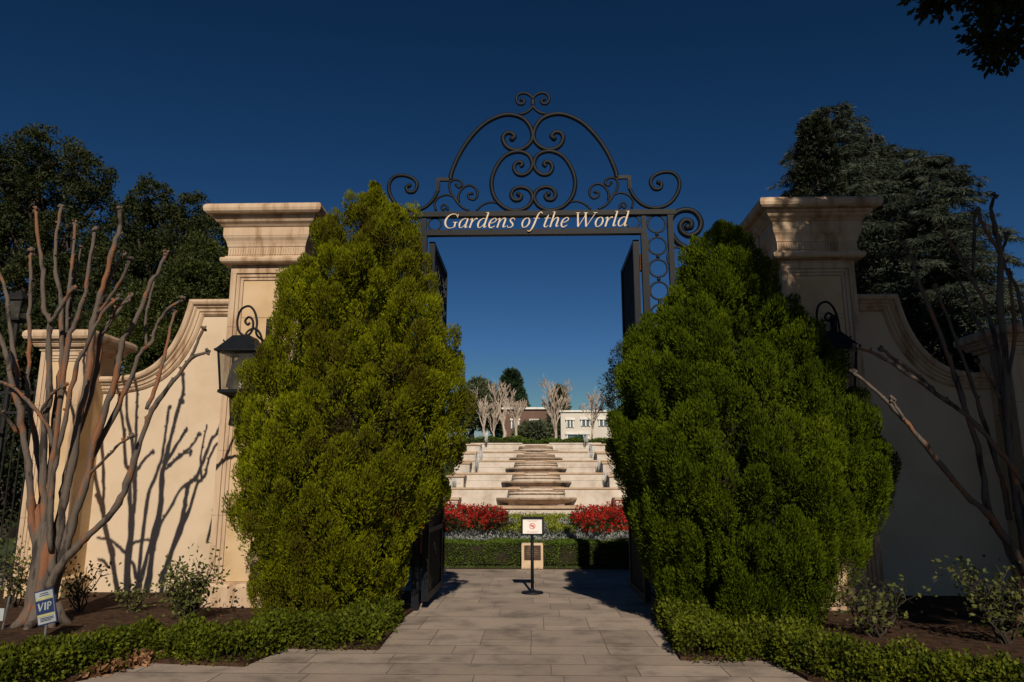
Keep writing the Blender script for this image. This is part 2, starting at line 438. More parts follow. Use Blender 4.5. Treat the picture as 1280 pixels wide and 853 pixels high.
# planting beds -------------------------------------------------------
EDGE_L = [G(-330, 905), G(0, 878), G(100, 851), G(178, 829), G(305, 834), G(356, 811), G(473, 813), G(506, 772)]
EDGE_R = [G(814, 770), G(851, 826), G(965, 826), G(1010, 852), G(1120, 872), G(1280, 900), G(1500, 930)]
def bed(name, edge, back):
    poly = [(p[0], p[1]) for p in edge] + back
    mb = MB(); n = len(poly)
    mb.add([(x, y, -0.02) for x, y in poly] + [(x, y, 0.035) for x, y in poly], [tuple(range(n, 2 * n))] + [(i, (i + 1) % n, (i + 1) % n + n, i + n) for i in range(n)])
    o = tag(mb.build(name, M['mulch']), kind='structure'); return o
bed('planting_bed', EDGE_L, [(-1.75, 10.55), (-1.75, 12.3), (-13.5, 12.3), (-13.5, EDGE_L[0][1])])
bed('planting_bed', EDGE_R, [(13.5, EDGE_R[-1][1]), (13.5, 12.3), (1.75, 12.3), (1.75, 10.55)])

# hill behind, rising beside the cascade
def hill():
    xs = np.concatenate([np.linspace(-120, -6, 14), np.linspace(-5.2, 5.2, 9), np.linspace(6, 120, 14)]); ys = [16.55, 18, 20, 22, 24, 26, 28, 30, 32, 34, 36, 40, 55, 90, 160, 400]
    def h(x, y):
        if y < 23: base_ = 0.42 + (y - 18) * 0.13 if y > 18 else (0.30 if y > 16.6 else 0.0)
        else: base_ = 1.0 + (min(y, 36) - 23) * 0.20
        if abs(x) < 5.9 and y < 23.5: base_ = -0.2
        if abs(x) < 4.2 and 22 < y < 36.5: base_ -= 1.6
        if abs(x) > 6: base_ += 0.15 * math.sin(x * 1.3 + y)
        return base_
    mb = MB(); nx = len(xs)
    vs = [(x, y, h(x, y)) for y in ys for x in xs]
    fs = [(j * nx + i, j * nx + i + 1, (j + 1) * nx + i + 1, (j + 1) * nx + i) for j in range(len(ys) - 1) for i in range(nx - 1)]
    mb.add(vs, fs)
    return tag(mb.build('hillside', M['lawn'], smooth=True), kind='structure')
hill()

# =================================================================== PIERS
PC, PH, PY0, PY1, ZS, ZT = 4.13, 0.535, 10.62, 11.80, 4.93, 5.85
def pier(cx, label):
    t = thing('gate_pier', (cx, (PY0 + PY1) / 2, 0), label, 'pier', 'tall stone piers either side of the gate')
    cy, hy = (PY0 + PY1) / 2, (PY1 - PY0) / 2
    mb = MB(); mb.rects([(0.07, 0), (0.07, 0.30), (0.03, 0.34), (-0.055, 0.36), (-0.055, ZS)], cx, cy, PH, hy)
    mb.build('shaft', M['stone'], t)
    # stepped border round the front (and back) panel
    for (yf, sg) in ((PY0, 1), (PY1, -1)):
        mb = MB()
        for (ins, wd, pr_) in ((0.0, 0.085, -0.012), (0.087, 0.05, 0.012), (0.139, 0.045, 0.03)):
            y0, y1 = sorted((yf + sg * pr_, yf + sg * 0.053))
            nb = 5
            for k in range(nb):
                za, zb = 0.36 + (ZS - 0.36) * k / nb, 0.36 + (ZS - 0.36) * (k + 1) / nb - 0.005
                zb = min(zb, ZS - ins - wd - 0.002)
                mb.box(cx - PH + ins, cx - PH + ins + wd, y0, y1, za, zb)
                mb.box(cx + PH - ins - wd, cx + PH - ins, y0, y1, za, zb)
            mb.box(cx - PH + ins, cx + PH - ins, y0, y1, ZS - ins - wd, ZS - ins)
        mb.build('panel_border', M['stone'], t)
    mb = MB(); z = 0.365
    while z < ZS - 0.25:
        zz = min(z + 0.76, ZS - 0.19)
        mb.box(cx - PH + 0.19, cx + PH - 0.19, PY0 + 0.043, PY0 + 0.06, z, zz - 0.007); z = zz
    mb.build('panel', M['stone_panel'], t)
    k = (ZT - ZS)
    def zz(p): return ZS + k * (660 - p) / 545
    prof = [(-0.02, zz(660)), (0.0, zz(655)), (0.0, zz(640)), (0.11, zz(630)), (0.132, zz(618)), (0.139, zz(598)), (0.132, zz(582)), (0.085, zz(574)), (0.08, zz(562)), (0.05, zz(556)), (0.05, zz(478)), (0.062, zz(472)),
            (0.068, zz(450)), (0.085, zz(420)), (0.11, zz(395)), (0.116, zz(381)), (0.121, zz(376)), (0.121, zz(302)), (0.135, zz(297)), (0.16, zz(280)), (0.20, zz(262)), (0.222, zz(240)), (0.24, zz(235)), (0.24, zz(212)),
            (0.315, zz(206)), (0.345, zz(190)), (0.356, zz(165)), (0.350, zz(138)), (0.32, zz(120)), (0.28, zz(115))]
    mb = MB(); mb.rects(prof, cx, cy, PH, hy); mb.build('cornice', M['stone'], t)
    # shallow flutes on the frieze
    mb = MB(); n = 30
    for i in range(n):
        x = cx - PH - 0.04 + (2 * PH + 0.08) * (i + 0.5) / n
        mb.box(x - 0.012, x + 0.012, PY0 - 0.064, PY0 - 0.049, zz(548), zz(486))
    mb.build('frieze_flutes', M['stone'], t)
    return t
pier(-PC, 'tall cream stone gate pier in full sun, left of the arch, with a moulded cornice')
pier(PC, 'tall stone gate pier standing in dappled tree shade, right of the arch')

# low outer piers
LPX, LPH, LY0, LY1, LZ = 7.59, 0.37, 11.35, 12.25, 4.12
def low_pier(cx, label):
    t = thing('low_pier', (cx, (LY0 + LY1) / 2, 0), label, 'pier', 'low piers at the outer wall ends')
    cy, hy = (LY0 + LY1) / 2, (LY1 - LY0) / 2
    mb = MB(); mb.rects([(0.06, 0), (0.06, 0.3), (-0.04, 0.34), (-0.04, LZ - 0.32)], cx, cy, LPH, hy); mb.build('shaft', M['stone_panel'], t)
    mb = MB(); zt = LZ - 0.32
    for ins, wd, pr_ in ((0, 0.07, 0), (0.072, 0.045, 0.015), (0.119, 0.04, 0.028)):
        for kk in range(4):
            za, zb = 0.34 + (zt - 0.34) * kk / 4, 0.34 + (zt - 0.34) * (kk + 1) / 4 - 0.005
            zb = min(zb, zt - ins - wd - 0.002)
            mb.box(cx - LPH + ins, cx - LPH + ins + wd, LY0 + pr_, LY0 + 0.05, za, zb); mb.box(cx + LPH - ins - wd, cx + LPH - ins, LY0 + pr_, LY0 + 0.05, za, zb)
        mb.box(cx - LPH + ins, cx + LPH - ins, LY0 + pr_, LY0 + 0.05, zt - ins - wd, zt - ins)
    mb.build('panel_border', M['stone'], t)
    mb = MB(); mb.rects([(-0.03, zt), (0.02, zt + 0.005), (0.02, zt + 0.05), (0.075, zt + 0.06), (0.10, zt + 0.10), (0.10, zt + 0.125), (0.13, zt + 0.13), (0.13, zt + 0.16), (0.185, zt + 0.17), (0.205, zt + 0.21), (0.205, zt + 0.26), (0.185, zt + 0.30), (0.15, zt + 0.32)], cx, cy, LPH, hy)
    mb.build('cornice', M['stone'], t)
low_pier(-LPX, 'low cream stone pier behind the sunlit bare tree, where the left wall ends')
low_pier(LPX, 'low stone pier in deep shade, where the dark right wall ends')

# swept walls -----------------------------------------------------------
WY0, WY1 = 12.0, 12.3
tp = [P(u, v, WY0 - 0.1) for u, v in [(276, 375), (238, 375), (233, 392), (224, 415), (211, 437), (194, 455), (174, 466), (150, 471), (118, 472), (80, 472)]]
curve = [np.array([p[0], p[2]]) for p in tp]
cv = [curve[0]] + cr(curve[1:8], 5) + [curve[8], curve[9]]
cv[0][0] = -4.67; zflat = cv[1][1]; cv[0][1] = zflat
for q in cv[-2:]: q[1] = cv[-3][1]
cv[-1][0] = -7.5
def wall(sign, label):
    pts = [np.array([p[0] * (1 if sign < 0 else -1), p[1]]) for p in cv]   # from the pier outward
    t = thing('garden_wall', (sign * 5.9, 12.15, 0), label, 'wall')
    nrm = []
    for i in range(len(pts)):
        def nn(a, b_):
            d = (b_ - a) / np.linalg.norm(b_ - a); q = np.array([-d[1], d[0]])
            return q if sign > 0 else -q
        if i == 0: m = nn(pts[0], pts[1])
        elif i == len(pts) - 1: m = nn(pts[-2], pts[-1])
        else:
            a, c = nn(pts[i - 1], pts[i]), nn(pts[i], pts[i + 1]); m = (a + c) / (1 + a.dot(c))
        nrm.append(m)
    low = [p - n_ * 0.225 for p, n_ in zip(pts, nrm)]
    for i in range(1, len(low)):      # keep the strips in order round the mitred corner
        low[i][0] = (max if sign > 0 else min)(low[i][0], low[i - 1][0] + sign * 0.003)
    mb = MB(); k = len(low)
    mb.add([(q[0], yy, zz_) for yy in (WY0, WY1) for q in low for zz_ in (q[1], 0.0)],
           [(2 * i, 2 * i + 2, 2 * i + 3, 2 * i + 1) for i in range(k - 1)] + [(2 * k + 2 * i, 2 * k + 2 * i + 1, 2 * k + 2 * i + 3, 2 * k + 2 * i + 2) for i in range(k - 1)]
           + [(2 * i, 2 * k + 2 * i, 2 * k + 2 * i + 2, 2 * i + 2) for i in range(k - 1)] + [(0, 1, 2 * k + 1, 2 * k), (2 * k - 2, 4 * k - 2, 4 * k - 1, 2 * k - 1)])
    mb.build('wall_panel', M['stucco'], t)
    prof = [(-0.265, 0.02), (-0.235, 0.05), (-0.20, 0.055), (-0.195, 0.075), (-0.155, 0.08), (-0.13, 0.115), (-0.105, 0.12), (-0.10, 0.145), (-0.085, 0.165), (-0.05, 0.18), (-0.02, 0.17), (0.0, 0.14)]
    ring = [(o, WY0 - d) for o, d in prof] + [(o, WY1 + d) for o, d in reversed(prof)]
    k = len(ring); vs = []; fs = []
    for p, n_ in zip(pts, nrm):
        for o, yy in ring: q = p + n_ * o; vs.append((q[0], yy, q[1]))
    for i in range(len(pts) - 1):
        for j in range(k): fs.append((i * k + j, i * k + (j + 1) % k, (i + 1) * k + (j + 1) % k, (i + 1) * k + j))
    fs.append(tuple(range(k))); fs.append(tuple((len(pts) - 1) * k + j for j in range(k)))
    mb = MB(); mb.add(vs, fs); mb.build('coping', M['stone'], t)
wall(-1, 'sunlit cream stucco wall with a swept stone coping and tree shadows on it')
wall(1, 'shaded stucco wall with a swept coping behind the dark bare tree at right')

# inner base walls that carry the side panels beside the gate are iron: fences ------------
def fence(x0, x1, y, h, label, panels=1):
    t = thing('iron_fence', ((x0 + x1) / 2, y, 0), label, 'fence')
    for z in (0.25, h - 0.45, h - 0.12):
        mb = MB(); mb.box(x0, x1, y - 0.02, y + 0.02, z, z + 0.045); mb.build('rail', M['iron_dark'], t)
    mb = MB(); n = int((x1 - x0) / 0.13)
    for i in range(n + 1):
        x = x0 + (x1 - x0) * i / n
        mb.tube([(x, y, 0.03), (x, y, h)], 0.011, 6); mb.tube([(x, y, h), (x, y, h + 0.1)], [0.022, 0.002], 6)
    o = mb.build('picket', M['iron_dark'], t)
    return t
fence(-13.2, -8.1, 11.9, 3.3, 'black iron picket fence beyond the low pier at the left edge')
fence(8.1, 13.2, 11.9, 3.3, 'black iron picket fence beyond the low pier at the right edge')
fence(-3.5, -2.16, 10.9, 3.6, 'black iron fence panel behind the sunlit left cypress')
fence(2.16, 3.5, 10.9, 3.6, 'black iron fence panel behind the right cypress')

# =================================================================== IRON GATE
GY = 10.62
gate = thing('iron_gate', (0.0, GY, 0), 'black wrought iron gate with scrolled overthrow and open leaves, framing the fountain', 'gate')
def zp(x, y): return P(x / 2.6667 + 470, y / 2.6667 + 100, GY)
OX = zp(525, 480)[0]            # axis of the scrollwork
def zpt(x, y, side):            # side -1 as traced (left), +1 mirrored
    p = zp(x, y); return (p[0] if side < 0 else 2 * OX - p[0], p[1], p[2])
ZR1, ZR0 = zp(525, 440)[2], zp(525, 456)[2]
ZB1, ZB0 = zp(525, 500)[2], zp(525, 518)[2]
PIN, POUT = 1.635, 2.06
mb = MB()
mb.box(-POUT - 0.14 + OX, POUT + 0.09 + OX, GY - 0.055, GY + 0.055, ZR0, ZR1); mb.build('top_rail', M['iron'], gate)
mb = MB(); mb.box(-PIN - 0.06 + OX, PIN + 0.06 + OX, GY - 0.05, GY + 0.05, ZB0, ZB1); mb.build('lower_rail', M['iron'], gate)
for sx in (-1, 1):
    mb = MB(); x = OX + sx * (PIN + 0.03); mb.box(x - 0.05, x + 0.05, GY - 0.046, GY + 0.046, 0, ZB0); mb.build('post', M['iron'], gate)
    mb = MB(); x = OX + sx * POUT; mb.box(x - 0.04, x + 0.04, GY - 0.044, GY + 0.044, 0, ZR0); mb.build('post', M['iron'], gate)
    mb = MB(); x = OX + sx * (PIN + 0.03); mb.box(x - 0.035, x + 0.035, GY - 0.03, GY + 0.03, ZB1, ZR0); mb.build('post', M['iron'], gate)
    cxm = OX + sx * (PIN + POUT + 0.02) / 2; z = (ZR0 + ZB0) / 2 + 0.01; rr_ = 0.135
    while z > 0.5:
        mb = MB(); mb.tube([(cxm + rr_ * math.cos(a), GY, z + rr_ * math.sin(a)) for a in np.linspace(0, 2 * math.pi, 25)], 0.016, 6, False)
        mb.build('ring', M['iron'], gate)
        mb = MB(); mb.ball((cxm, GY, z - rr_ - 0.038), 0.03, 6); mb.build('spacer_ball', M['iron'], gate)
        z -= 2 * rr_ + 0.078
    if True:
        cx2 = OX + sx * (PIN - 0.13)
        mb = MB(); mb.tube([(cx2 + 0.1 * math.cos(a), GY, (ZR0 + ZB1) / 2 + 0.095 * math.sin(a)) for a in np.linspace(0, 2 * math.pi, 21)], 0.014, 6, False)
        mb.build('ring', M['iron'], gate)
SCR = {
 'arch_scroll': (0.036, [(248, 335), (252, 310), (275, 255), (310, 200), (355, 152), (405, 124), (448, 117), (490, 130), (515, 160), (521, 195), (502, 223), (468, 236), (436, 224), (423, 198), (432, 180), (450, 178), (462, 190), (454, 198)]),
 'shoulder_scroll': (0.030, [(207, 345), (206, 368), (190, 400), (160, 427), (118, 437), (78, 424), (50, 390), (43, 352), (60, 325), (92, 319), (124, 330), (137, 350), (127, 373), (108, 374), (101, 359), (111, 353)]),
 'lyre_scroll': (0.034, [(487, 296), (476, 299), (466, 289), (469, 276), (484, 272), (494, 283), (489, 306), (468, 314)][:0] + [(484, 292), (474, 294), (468, 284), (478, 274), (492, 281), (490, 300), (472, 309), (455, 296), (455, 275), (476, 262)][:0] + [(480, 290), (488, 284), (482, 275), (467, 278), (460, 295), (470, 314), (492, 318), (513, 304), (521, 278), (506, 250), (470, 240), (428, 256), (398, 297), (385, 345), (396, 394), (430, 428), (472, 437), (507, 422), (522, 393), (510, 368), (482, 359), (458, 368), (451, 388), (462, 402), (479, 400), (484, 388), (475, 382)]),
 'crown_scroll': (0.024, [(478, 116), (500, 110), (518, 95), (525, 75), (516, 55), (494, 45), (474, 51), (468, 68), (476, 81), (490, 81), (494, 71), (485, 67)]),
 'leaf_scroll': (0.020, [(310, 437), (284, 423), (262, 396), (246, 366), (246, 344), (262, 333), (281, 338), (286, 352), (275, 359), (267, 350)]),
 'bud_scroll': (0.020, [(276, 407), (276, 383), (290, 361), (312, 352), (333, 363), (338, 385), (326, 400), (310, 395), (308, 382), (320, 380)]),
 'low_scroll': (0.018, [(200, 437), (195, 412), (212, 391), (240, 384), (264, 395), (276, 412)]),
 'small_scroll': (0.016, [(240, 437), (238, 424), (227, 416), (218, 425), (223, 435), (231, 430)]),
 'wave_scroll': (0.018, [(334, 438), (352, 420), (378, 409), (404, 412), (424, 428)]),
}
for side in (-1, 1):
    for nm, (r, pts) in SCR.items():
        c = cr([zpt(x, y, side) for x, y in pts], 6)
        mb = MB(); mb.tube(c, [r * 1.02] * len(c), 10, True, None)
        if nm != 'low_scroll' and nm != 'wave_scroll': mb.ball(c[-1], r * 1.35, 8)
        mb.build(nm, M['iron'], gate, smooth=True)
    mb = MB(); a, b_, c = zpt(250, 333, side), zpt(207, 333, side), zpt(206, 372, side)
    mb.tube([a, b_], 0.026, 4, True, 1); mb.tube([(b_[0], b_[1] - 0.002, b_[2] + 0.026), c], 0.026, 4, True, 1); mb.build('shoulder_bar', M['iron'], gate)
    # side bracket scroll outside the outer post (traced on the right)
    tr = [(1062, 572), (1040, 562), (1008, 545), (984, 512), (980, 475), (1000, 444), (1034, 434), (1066, 445), (1083, 476), (1073, 506), (1045, 520), (1020, 508), (1014, 486), (1029, 469), (1049, 474), (1050, 491), (1038, 492)]
    c = []
    for x, y in tr:
        p = zp(x, y); c.append((p[0] if side > 0 else 2 * OX - p[0], p[1], p[2]))
    c = cr(c, 6); mb = MB(); mb.tube(c, 0.045, 8); mb.ball(c[-1], 0.06, 8); mb.build('bracket_scroll', M['iron'], gate, smooth=True)
    p = zp(1003, 594); px = p[0] if side > 0 else 2 * OX - p[0]
    mb = MB(); mb.tube([(px + 0.14 * math.cos(a), GY, p[2] + 0.17 * math.sin(a)) for a in np.linspace(0, 2 * math.pi, 25)], 0.02, 6, False); mb.build('ring', M['iron'], gate)
    c = [(OX + side * (POUT + 0.06), GY, z_) for z_ in (3.2,)]
    c = cr([(OX + side * (POUT + 0.04), GY, 3.0), (OX + side * (POUT + 0.2), GY, 3.7), (OX + side * (POUT + 0.55), GY, 4.4), (OX + side * (POUT + 0.62), GY, 4.75)], 6)
    mb = MB(); mb.tube(c, 0.03, 8); mb.build('brace', M['iron'], gate, smooth=True)
# open leaves: swung back through ninety degrees
LW = 1.62; LZ0, LZ1 = 0.10, ZB0 - 0.06
def leaf(sx):
    x = OX + sx * (PIN - 0.085); y0 = GY + 0.08; y1 = y0 + LW
    mb = MB()
    mb.box(x - 0.045, x + 0.045, y0, y0 + 0.09, LZ0, LZ1); mb.box(x - 0.045, x + 0.045, y1 - 0.09, y1, LZ0, LZ1)
    for z0, z1 in ((LZ0, LZ0 + 0.10), (1.02, 1.09), (LZ1 - 0.08, LZ1)): mb.box(x - 0.042, x + 0.042, y0 + 0.09, y1 - 0.09, z0, z1)
    fr = mb.build('gate_leaf', M['iron'], gate)
    mb = MB()
    for i in range(13):
        y = y0 + 0.09 + (LW - 0.18) * (i + 0.5) / 13
        mb.box(x - 0.02, x + 0.02, y - 0.012, y + 0.012, LZ0 + 0.1, LZ1 - 0.08)
    mb.build('picket', M['iron_dark'], fr)
    mb = MB(); mb.box(x - 0.008, x + 0.008, y0 + 0.09, y1 - 0.09, LZ0 + 0.1, 1.02); mb.build('kick_plate', M['iron_dark'], fr)
    for z in (0.75, 4.85):
        mb = MB(); xh = OX + sx * (PIN - 0.022); mb.box(xh - 0.016, xh + 0.016, y0 - 0.04, y0 + 0.04, z, z + 0.26); mb.build('hinge', M['rust'], fr)
    mb = MB(); mb.box(x - 0.07, x + 0.07, y1 - 0.13, y1 - 0.02, 1.15, 1.45); mb.build('lock_box', M['iron_dark'], fr)
    if sx > 0:
        mb = MB(); mb.lathe([(0.001, 0), (0.03, 0.005), (0.03, 0.04), (0.001, 0.045)], x - 0.06, y0 + 0.9, 10); 
leaf(-1); leaf(1)

# lettering ------------------------------------------------------------
TH, TN = 0.085, 0.03
GL = {
 'G': (0.66, [[(.57, .52, .03), (.5, .63, .035), (.36, .68, .035), (.18, .6, .06), (.08, .4, .09), (.1, .2, .09), (.22, .04, .06), (.36, .0, .035), (.5, .04, .03), (.55, .1, .04)], [(.53, .05, .08), (.53, .28, .08)], [(.42, .28, .03), (.62, .28, .03)], [(.57, .68, .03), (.57, .5, .03)]]),
 'a': (0.47, [[(.36, .42, .03), (.25, .45, .03), (.12, .36, .06), (.07, .2, .085), (.1, .05, .06), (.17, .01, .03), (.27, .08, .03), (.36, .25, .03)], [(.385, .45, .07), (.35, .1, .08), (.37, .02, .05), (.45, .07, .025)]]),
 'r': (0.35, [[(.02, .38, .025), (.1, .44, .05), (.12, .36, .075), (.09, 0, .085)], [(.11, .2, .03), (.2, .38, .035), (.28, .45, .05), (.34, .42, .065)]]),
 'd': (0.49, [[(.36, .42, .03), (.25, .45, .03), (.12, .36, .06), (.07, .2, .085), (.1, .05, .06), (.17, .01, .03), (.27, .08, .03), (.36, .25, .03)], [(.41, .73, .075), (.36, .1, .08), (.375, .02, .05), (.46, .07, .025)], [(.3, .72, .025), (.42, .73, .03)]]),
 'e': (0.39, [[(.08, .2, .03), (.22, .24, .03), (.33, .33, .04), (.32, .42, .05), (.24, .45, .03), (.12, .36, .06), (.07, .18, .085), (.11, .04, .075), (.2, .0, .045), (.34, .09, .025)]]),
 'n': (0.46, [[(.0, .38, .025), (.08, .44, .05), (.1, .36, .075), (.07, 0, .085)], [(.09, .2, .03), (.2, .4, .035), (.3, .45, .05), (.35, .38, .08), (.32, .1, .08), (.34, .02, .05), (.43, .07, .025)]]),
 's': (0.36, [[(.3, .35, .03), (.28, .43, .03), (.19, .45, .04), (.11, .38, .055), (.14, .29, .08), (.24, .19, .085), (.27, .09, .06), (.18, .01, .04), (.06, .02, .035), (.03, .11, .03)]]),
 'o': (0.44, [[(.23, .45, .03), (.12, .38, .06), (.07, .2, .085), (.12, .03, .055), (.2, .0, .03), (.32, .08, .06), (.37, .25, .085), (.32, .41, .055), (.22, .45, .03)]]),
 'f': (0.30, [[(.41, .65, .05), (.36, .72, .04), (.28, .68, .05), (.22, .5, .075), (.15, .1, .085), (.08, -.12, .06), (.0, -.19, .035), (-.06, -.15, .05)], [(.08, .43, .03), (.34, .43, .03)]]),
 't': (0.28, [[(.17, .58, .03), (.13, .45, .075), (.08, .12, .08), (.1, .02, .055), (.17, .01, .03), (.25, .08, .025)], [(.02, .43, .03), (.28, .43, .03)]]),
 'h': (0.46, [[(.13, .73, .075), (.07, 0, .085)], [(.03, .72, .025), (.14, .73, .03)], [(.09, .2, .03), (.2, .4, .035), (.3, .45, .05), (.35, .38, .08), (.32, .1, .08), (.34, .02, .05), (.43, .07, .025)]]),
 'W': (0.86, [[(.06, .66, .085), (.2, 0, .085)], [(.2, 0, .03), (.46, .66, .03)], [(.4, .66, .085), (.55, 0, .085)], [(.55, 0, .03), (.84, .66, .03)], [(-.03, .67, .03), (.16, .67, .03)], [(.32, .67, .03), (.5, .67, .03)], [(.74, .67, .03), (.92, .67, .03)]]),
 'l': (0.21, [[(.13, .73, .075), (.08, .1, .08), (.095, .02, .055), (.19, .07, .025)], [(.03, .72, .025), (.14, .73, .03)]]),
 ' ': (0.24, []),
}
def text_strokes(s):
    x = 0; out = []
    for ch in s:
        adv, st = GL[ch]
        for k in st: out.append([(x + a + 0.22 * b_, b_, w) for a, b_, w in k])
        x += adv
    return out, x
def lettering(s, x0, x1, z, size_z, y, thick, mat, parent, name):
    st, wid = text_strokes(s); sx = (x1 - x0) / wid
    mb = MB(); lay = 0
    for k in st:
        c = cr(k, 5) if len(k) > 2 else [np.array(q) for q in k]
        vs = []; m = len(c); lay = (lay + 1) % 3
        yo = y - lay * 0.0012
        for i in range(m):
            d = (c[min(i + 1, m - 1)] - c[max(i - 1, 0)])[:2]; d = d / max(1e-6, np.linalg.norm(d)); nn_ = np.array([-d[1], d[0]]) * (c[i][2] * 0.42)
            for sg in (1, -1):
                q = c[i][:2] + sg * nn_
                vs.append((x0 + q[0] * sx, yo, z + q[1] * size_z)); vs.append((x0 + q[0] * sx, yo + thick, z + q[1] * size_z))
        fs = []
        for i in range(m - 1):
            a, b_ = 4 * i, 4 * i + 4
            fs += [(a, b_, b_ + 2, a + 2), (a + 1, a + 3, b_ + 3, b_ + 1), (a, a + 1, b_ + 1, b_), (a + 2, b_ + 2, b_ + 3, a + 3)]
        fs += [(0, 2, 3, 1), (4 * m - 4, 4 * m - 3, 4 * m - 1, 4 * m - 2)]
        mb.add(vs, fs)
    return mb.build(name, mat, parent)
xa = zp(222, 497)[0]; xb = zp(836, 497)[0]; zb_ = zp(525, 497)[2]; zc_ = zp(525, 450)[2]
_, wall_ = text_strokes('Gardens of the World'); pos_ = 0
for word in ('Gardens', 'of', 'the', 'World'):
    _, ww = text_strokes(word); kx = (xb - xa) / wall_
    lettering(word, xa + pos_ * kx, xa + (pos_ + ww) * kx, zb_, (zc_ - zb_) / 0.68, GY - 0.075, 0.018, M['gold'], gate, 'lettering'); pos_ += ww + GL[' '][0]

# =================================================================== LANTERNS
def lantern(cx, label):
    yb = PY0 - 0.37; t = thing('wall_lantern', (cx, PY0, 3.0), label, 'lantern', 'scrolled wall lanterns on the gate piers')
    def zl(v): return ZV(v, yb)
    zr, ze, zbt = zl(419), zl(439), zl(489)     # roof top, eave, body bottom
    mb = MB()
    mb.rects([(-0.16, zr), (-0.15, zr - 0.01), (0.0, ze + 0.02), (0.02, ze + 0.01), (0.02, ze - 0.02), (-0.03, ze - 0.03)], cx, yb, 0.28, 0.28); mb.build('roof', M['iron'], t)
    mb = MB(); hb, ht = 0.205, 0.255
    for sx in (-1, 1):
        for sy in (-1, 1): mb.tube([(cx + sx * ht, yb + sy * ht, ze - 0.02), (cx + sx * hb, yb + sy * hb, zbt)], 0.017, 4)
    mb.rects([(0.02, zbt + 0.015), (0.03, zbt), (0.03, zbt - 0.03), (-0.06, zbt - 0.07), (-0.10, zbt - 0.10)], cx, yb, hb, hb); mb.build('cage', M['iron'], t)
    mb = MB()
    c4 = [(-1, -1), (1, -1), (1, 1), (-1, 1)]
    for k in range(4):
        (a, b_), (c, d) = c4[k], c4[(k + 1) % 4]; q, w = ht - 0.012, hb - 0.012
        mb.add([(cx + a * w, yb + b_ * w, zbt + 0.02), (cx + c * w, yb + d * w, zbt + 0.02), (cx + c * q, yb + d * q, ze - 0.035), (cx + a * q, yb + b_ * q, ze - 0.035)], [(0, 1, 2, 3)])
    mb.build('glass', M['lampglass'], t)
    mb = MB(); mb.lathe([(0.05, zbt - 0.02), (0.055, zbt + 0.03), (0.035, zbt + 0.05), (0.03, zbt + 0.17), (0.01, zbt + 0.2)], cx, yb, 10); mb.build('candle', M['white'], t)
    # scroll over the roof, bracket under it
    zt = zl(378); zk = zr; h = zt - zk; w = 0.125
    sp = [(0.30, -0.15), (0.17, 0.05), (0.155, 0.45), (0.11, 0.78), (0.02, 0.96), (-0.09, 0.86), (-0.135, 0.55), (-0.11, 0.22), (-0.02, 0.05), (0.06, 0.10), (0.10, 0.28), (0.09, 0.52), (0.03, 0.62), (-0.02, 0.5), (0.02, 0.38), (0.05, 0.45)]
    c = cr([(cx + a, yb + (0.32 if i == 0 else 0.03), zk + b_ * h) for i, (a, b_) in enumerate(sp)], 5)
    mb = MB(); mb.tube(c, 0.017, 7); mb.build('scroll', M['iron'], t, smooth=True)
    mb = MB()
    for sx in (-1, 1):
        for sy in (-1, 1): mb.tube(cr([(cx + sx * 0.19, yb + sy * 0.19, ze + 0.04), (cx + sx * 0.195, yb + sy * 0.195, ze + 0.11), (cx + sx * 0.22, yb + sy * 0.2, ze + 0.15)], 3), [0.012] * 7, 5)
    mb.build('finial', M['iron'], t)
    mb = MB(); mb.tube(cr([(cx, yb, zbt - 0.08), (cx, yb + 0.05, zbt - 0.25), (cx, yb + 0.2, zbt - 0.36), (cx, PY0, zbt - 0.42)], 5), 0.022, 7)
    for sx in (-1, 1): mb.tube(cr([(cx + sx * 0.15, yb, zbt - 0.06), (cx + sx * 0.08, yb + 0.05, zbt - 0.16), (cx + sx * 0.02, yb + 0.05, zbt - 0.3)], 5), 0.013, 6)
    mb.box(cx - 0.07, cx + 0.07, PY0 + 0.012, PY0 + 0.043, zbt - 0.55, zbt - 0.2); mb.build('bracket', M['iron'], t)
    mb = MB(); mb.box(cx + 0.2, cx + 0.24, PY0 - 0.10, PY0 + 0.04, ze, zt - 0.15); mb.build('back_strap', M['iron'], t)
lantern(-4.24, 'black scrolled wall lantern on the sunlit left gate pier')
lantern(4.06, 'black scrolled wall lantern on the shaded right gate pier')

def post_lantern(u, Y, label):
    x = XU(u, 380, Y); t = thing('post_lantern', (x, Y, 0), label, 'lantern')
    z0, z1, z2 = ZV(397, Y), ZV(372, Y), ZV(357, Y)
    mb = MB(); mb.tube([(x, Y, 0), (x, Y, 0.4), (x, Y, z0)], [0.09, 0.05, 0.045], 10); mb.build('post', M['iron_dark'], t)
    mb = MB(); mb.rects([(-0.10, z0 - 0.04), (0.0, z0), (0.0, z0 + 0.04), (-0.01, z0 + 0.05)], x, Y, 0.12, 0.12)
    for sx in (-1, 1):
        for sy in (-1, 1): mb.tube([(x + sx * .11, Y + sy * .11, z0 + .03), (x + sx * .15, Y + sy * .15, z1)], 0.014, 4)
    mb.build('cage', M['iron_dark'], t)
    mb = MB(); mb.rects([(0.03, z1), (0.03, z1 + 0.03), (-0.10, z2 - 0.05), (-0.145, z2)], x, Y, 0.15, 0.15); mb.build('roof', M['iron_dark'], t)
    mb = MB(); mb.add([(x - .105, Y - .105, z0 + .05), (x + .105, Y - .105, z0 + .05), (x + .14, Y - .14, z1), (x - .14, Y - .14, z1), (x - .105, Y + .105, z0 + .05), (x + .105, Y + .105, z0 + .05), (x + .14, Y + .14, z1), (x - .14, Y + .14, z1)],
                     [(0, 1, 2, 3), (1, 5, 6, 2), (5, 4, 7, 6), (4, 0, 3, 7)]); mb.build('glass', M['lampglass'], t)
post_lantern(24, 12.9, 'small dark post lantern showing above the low left pier')

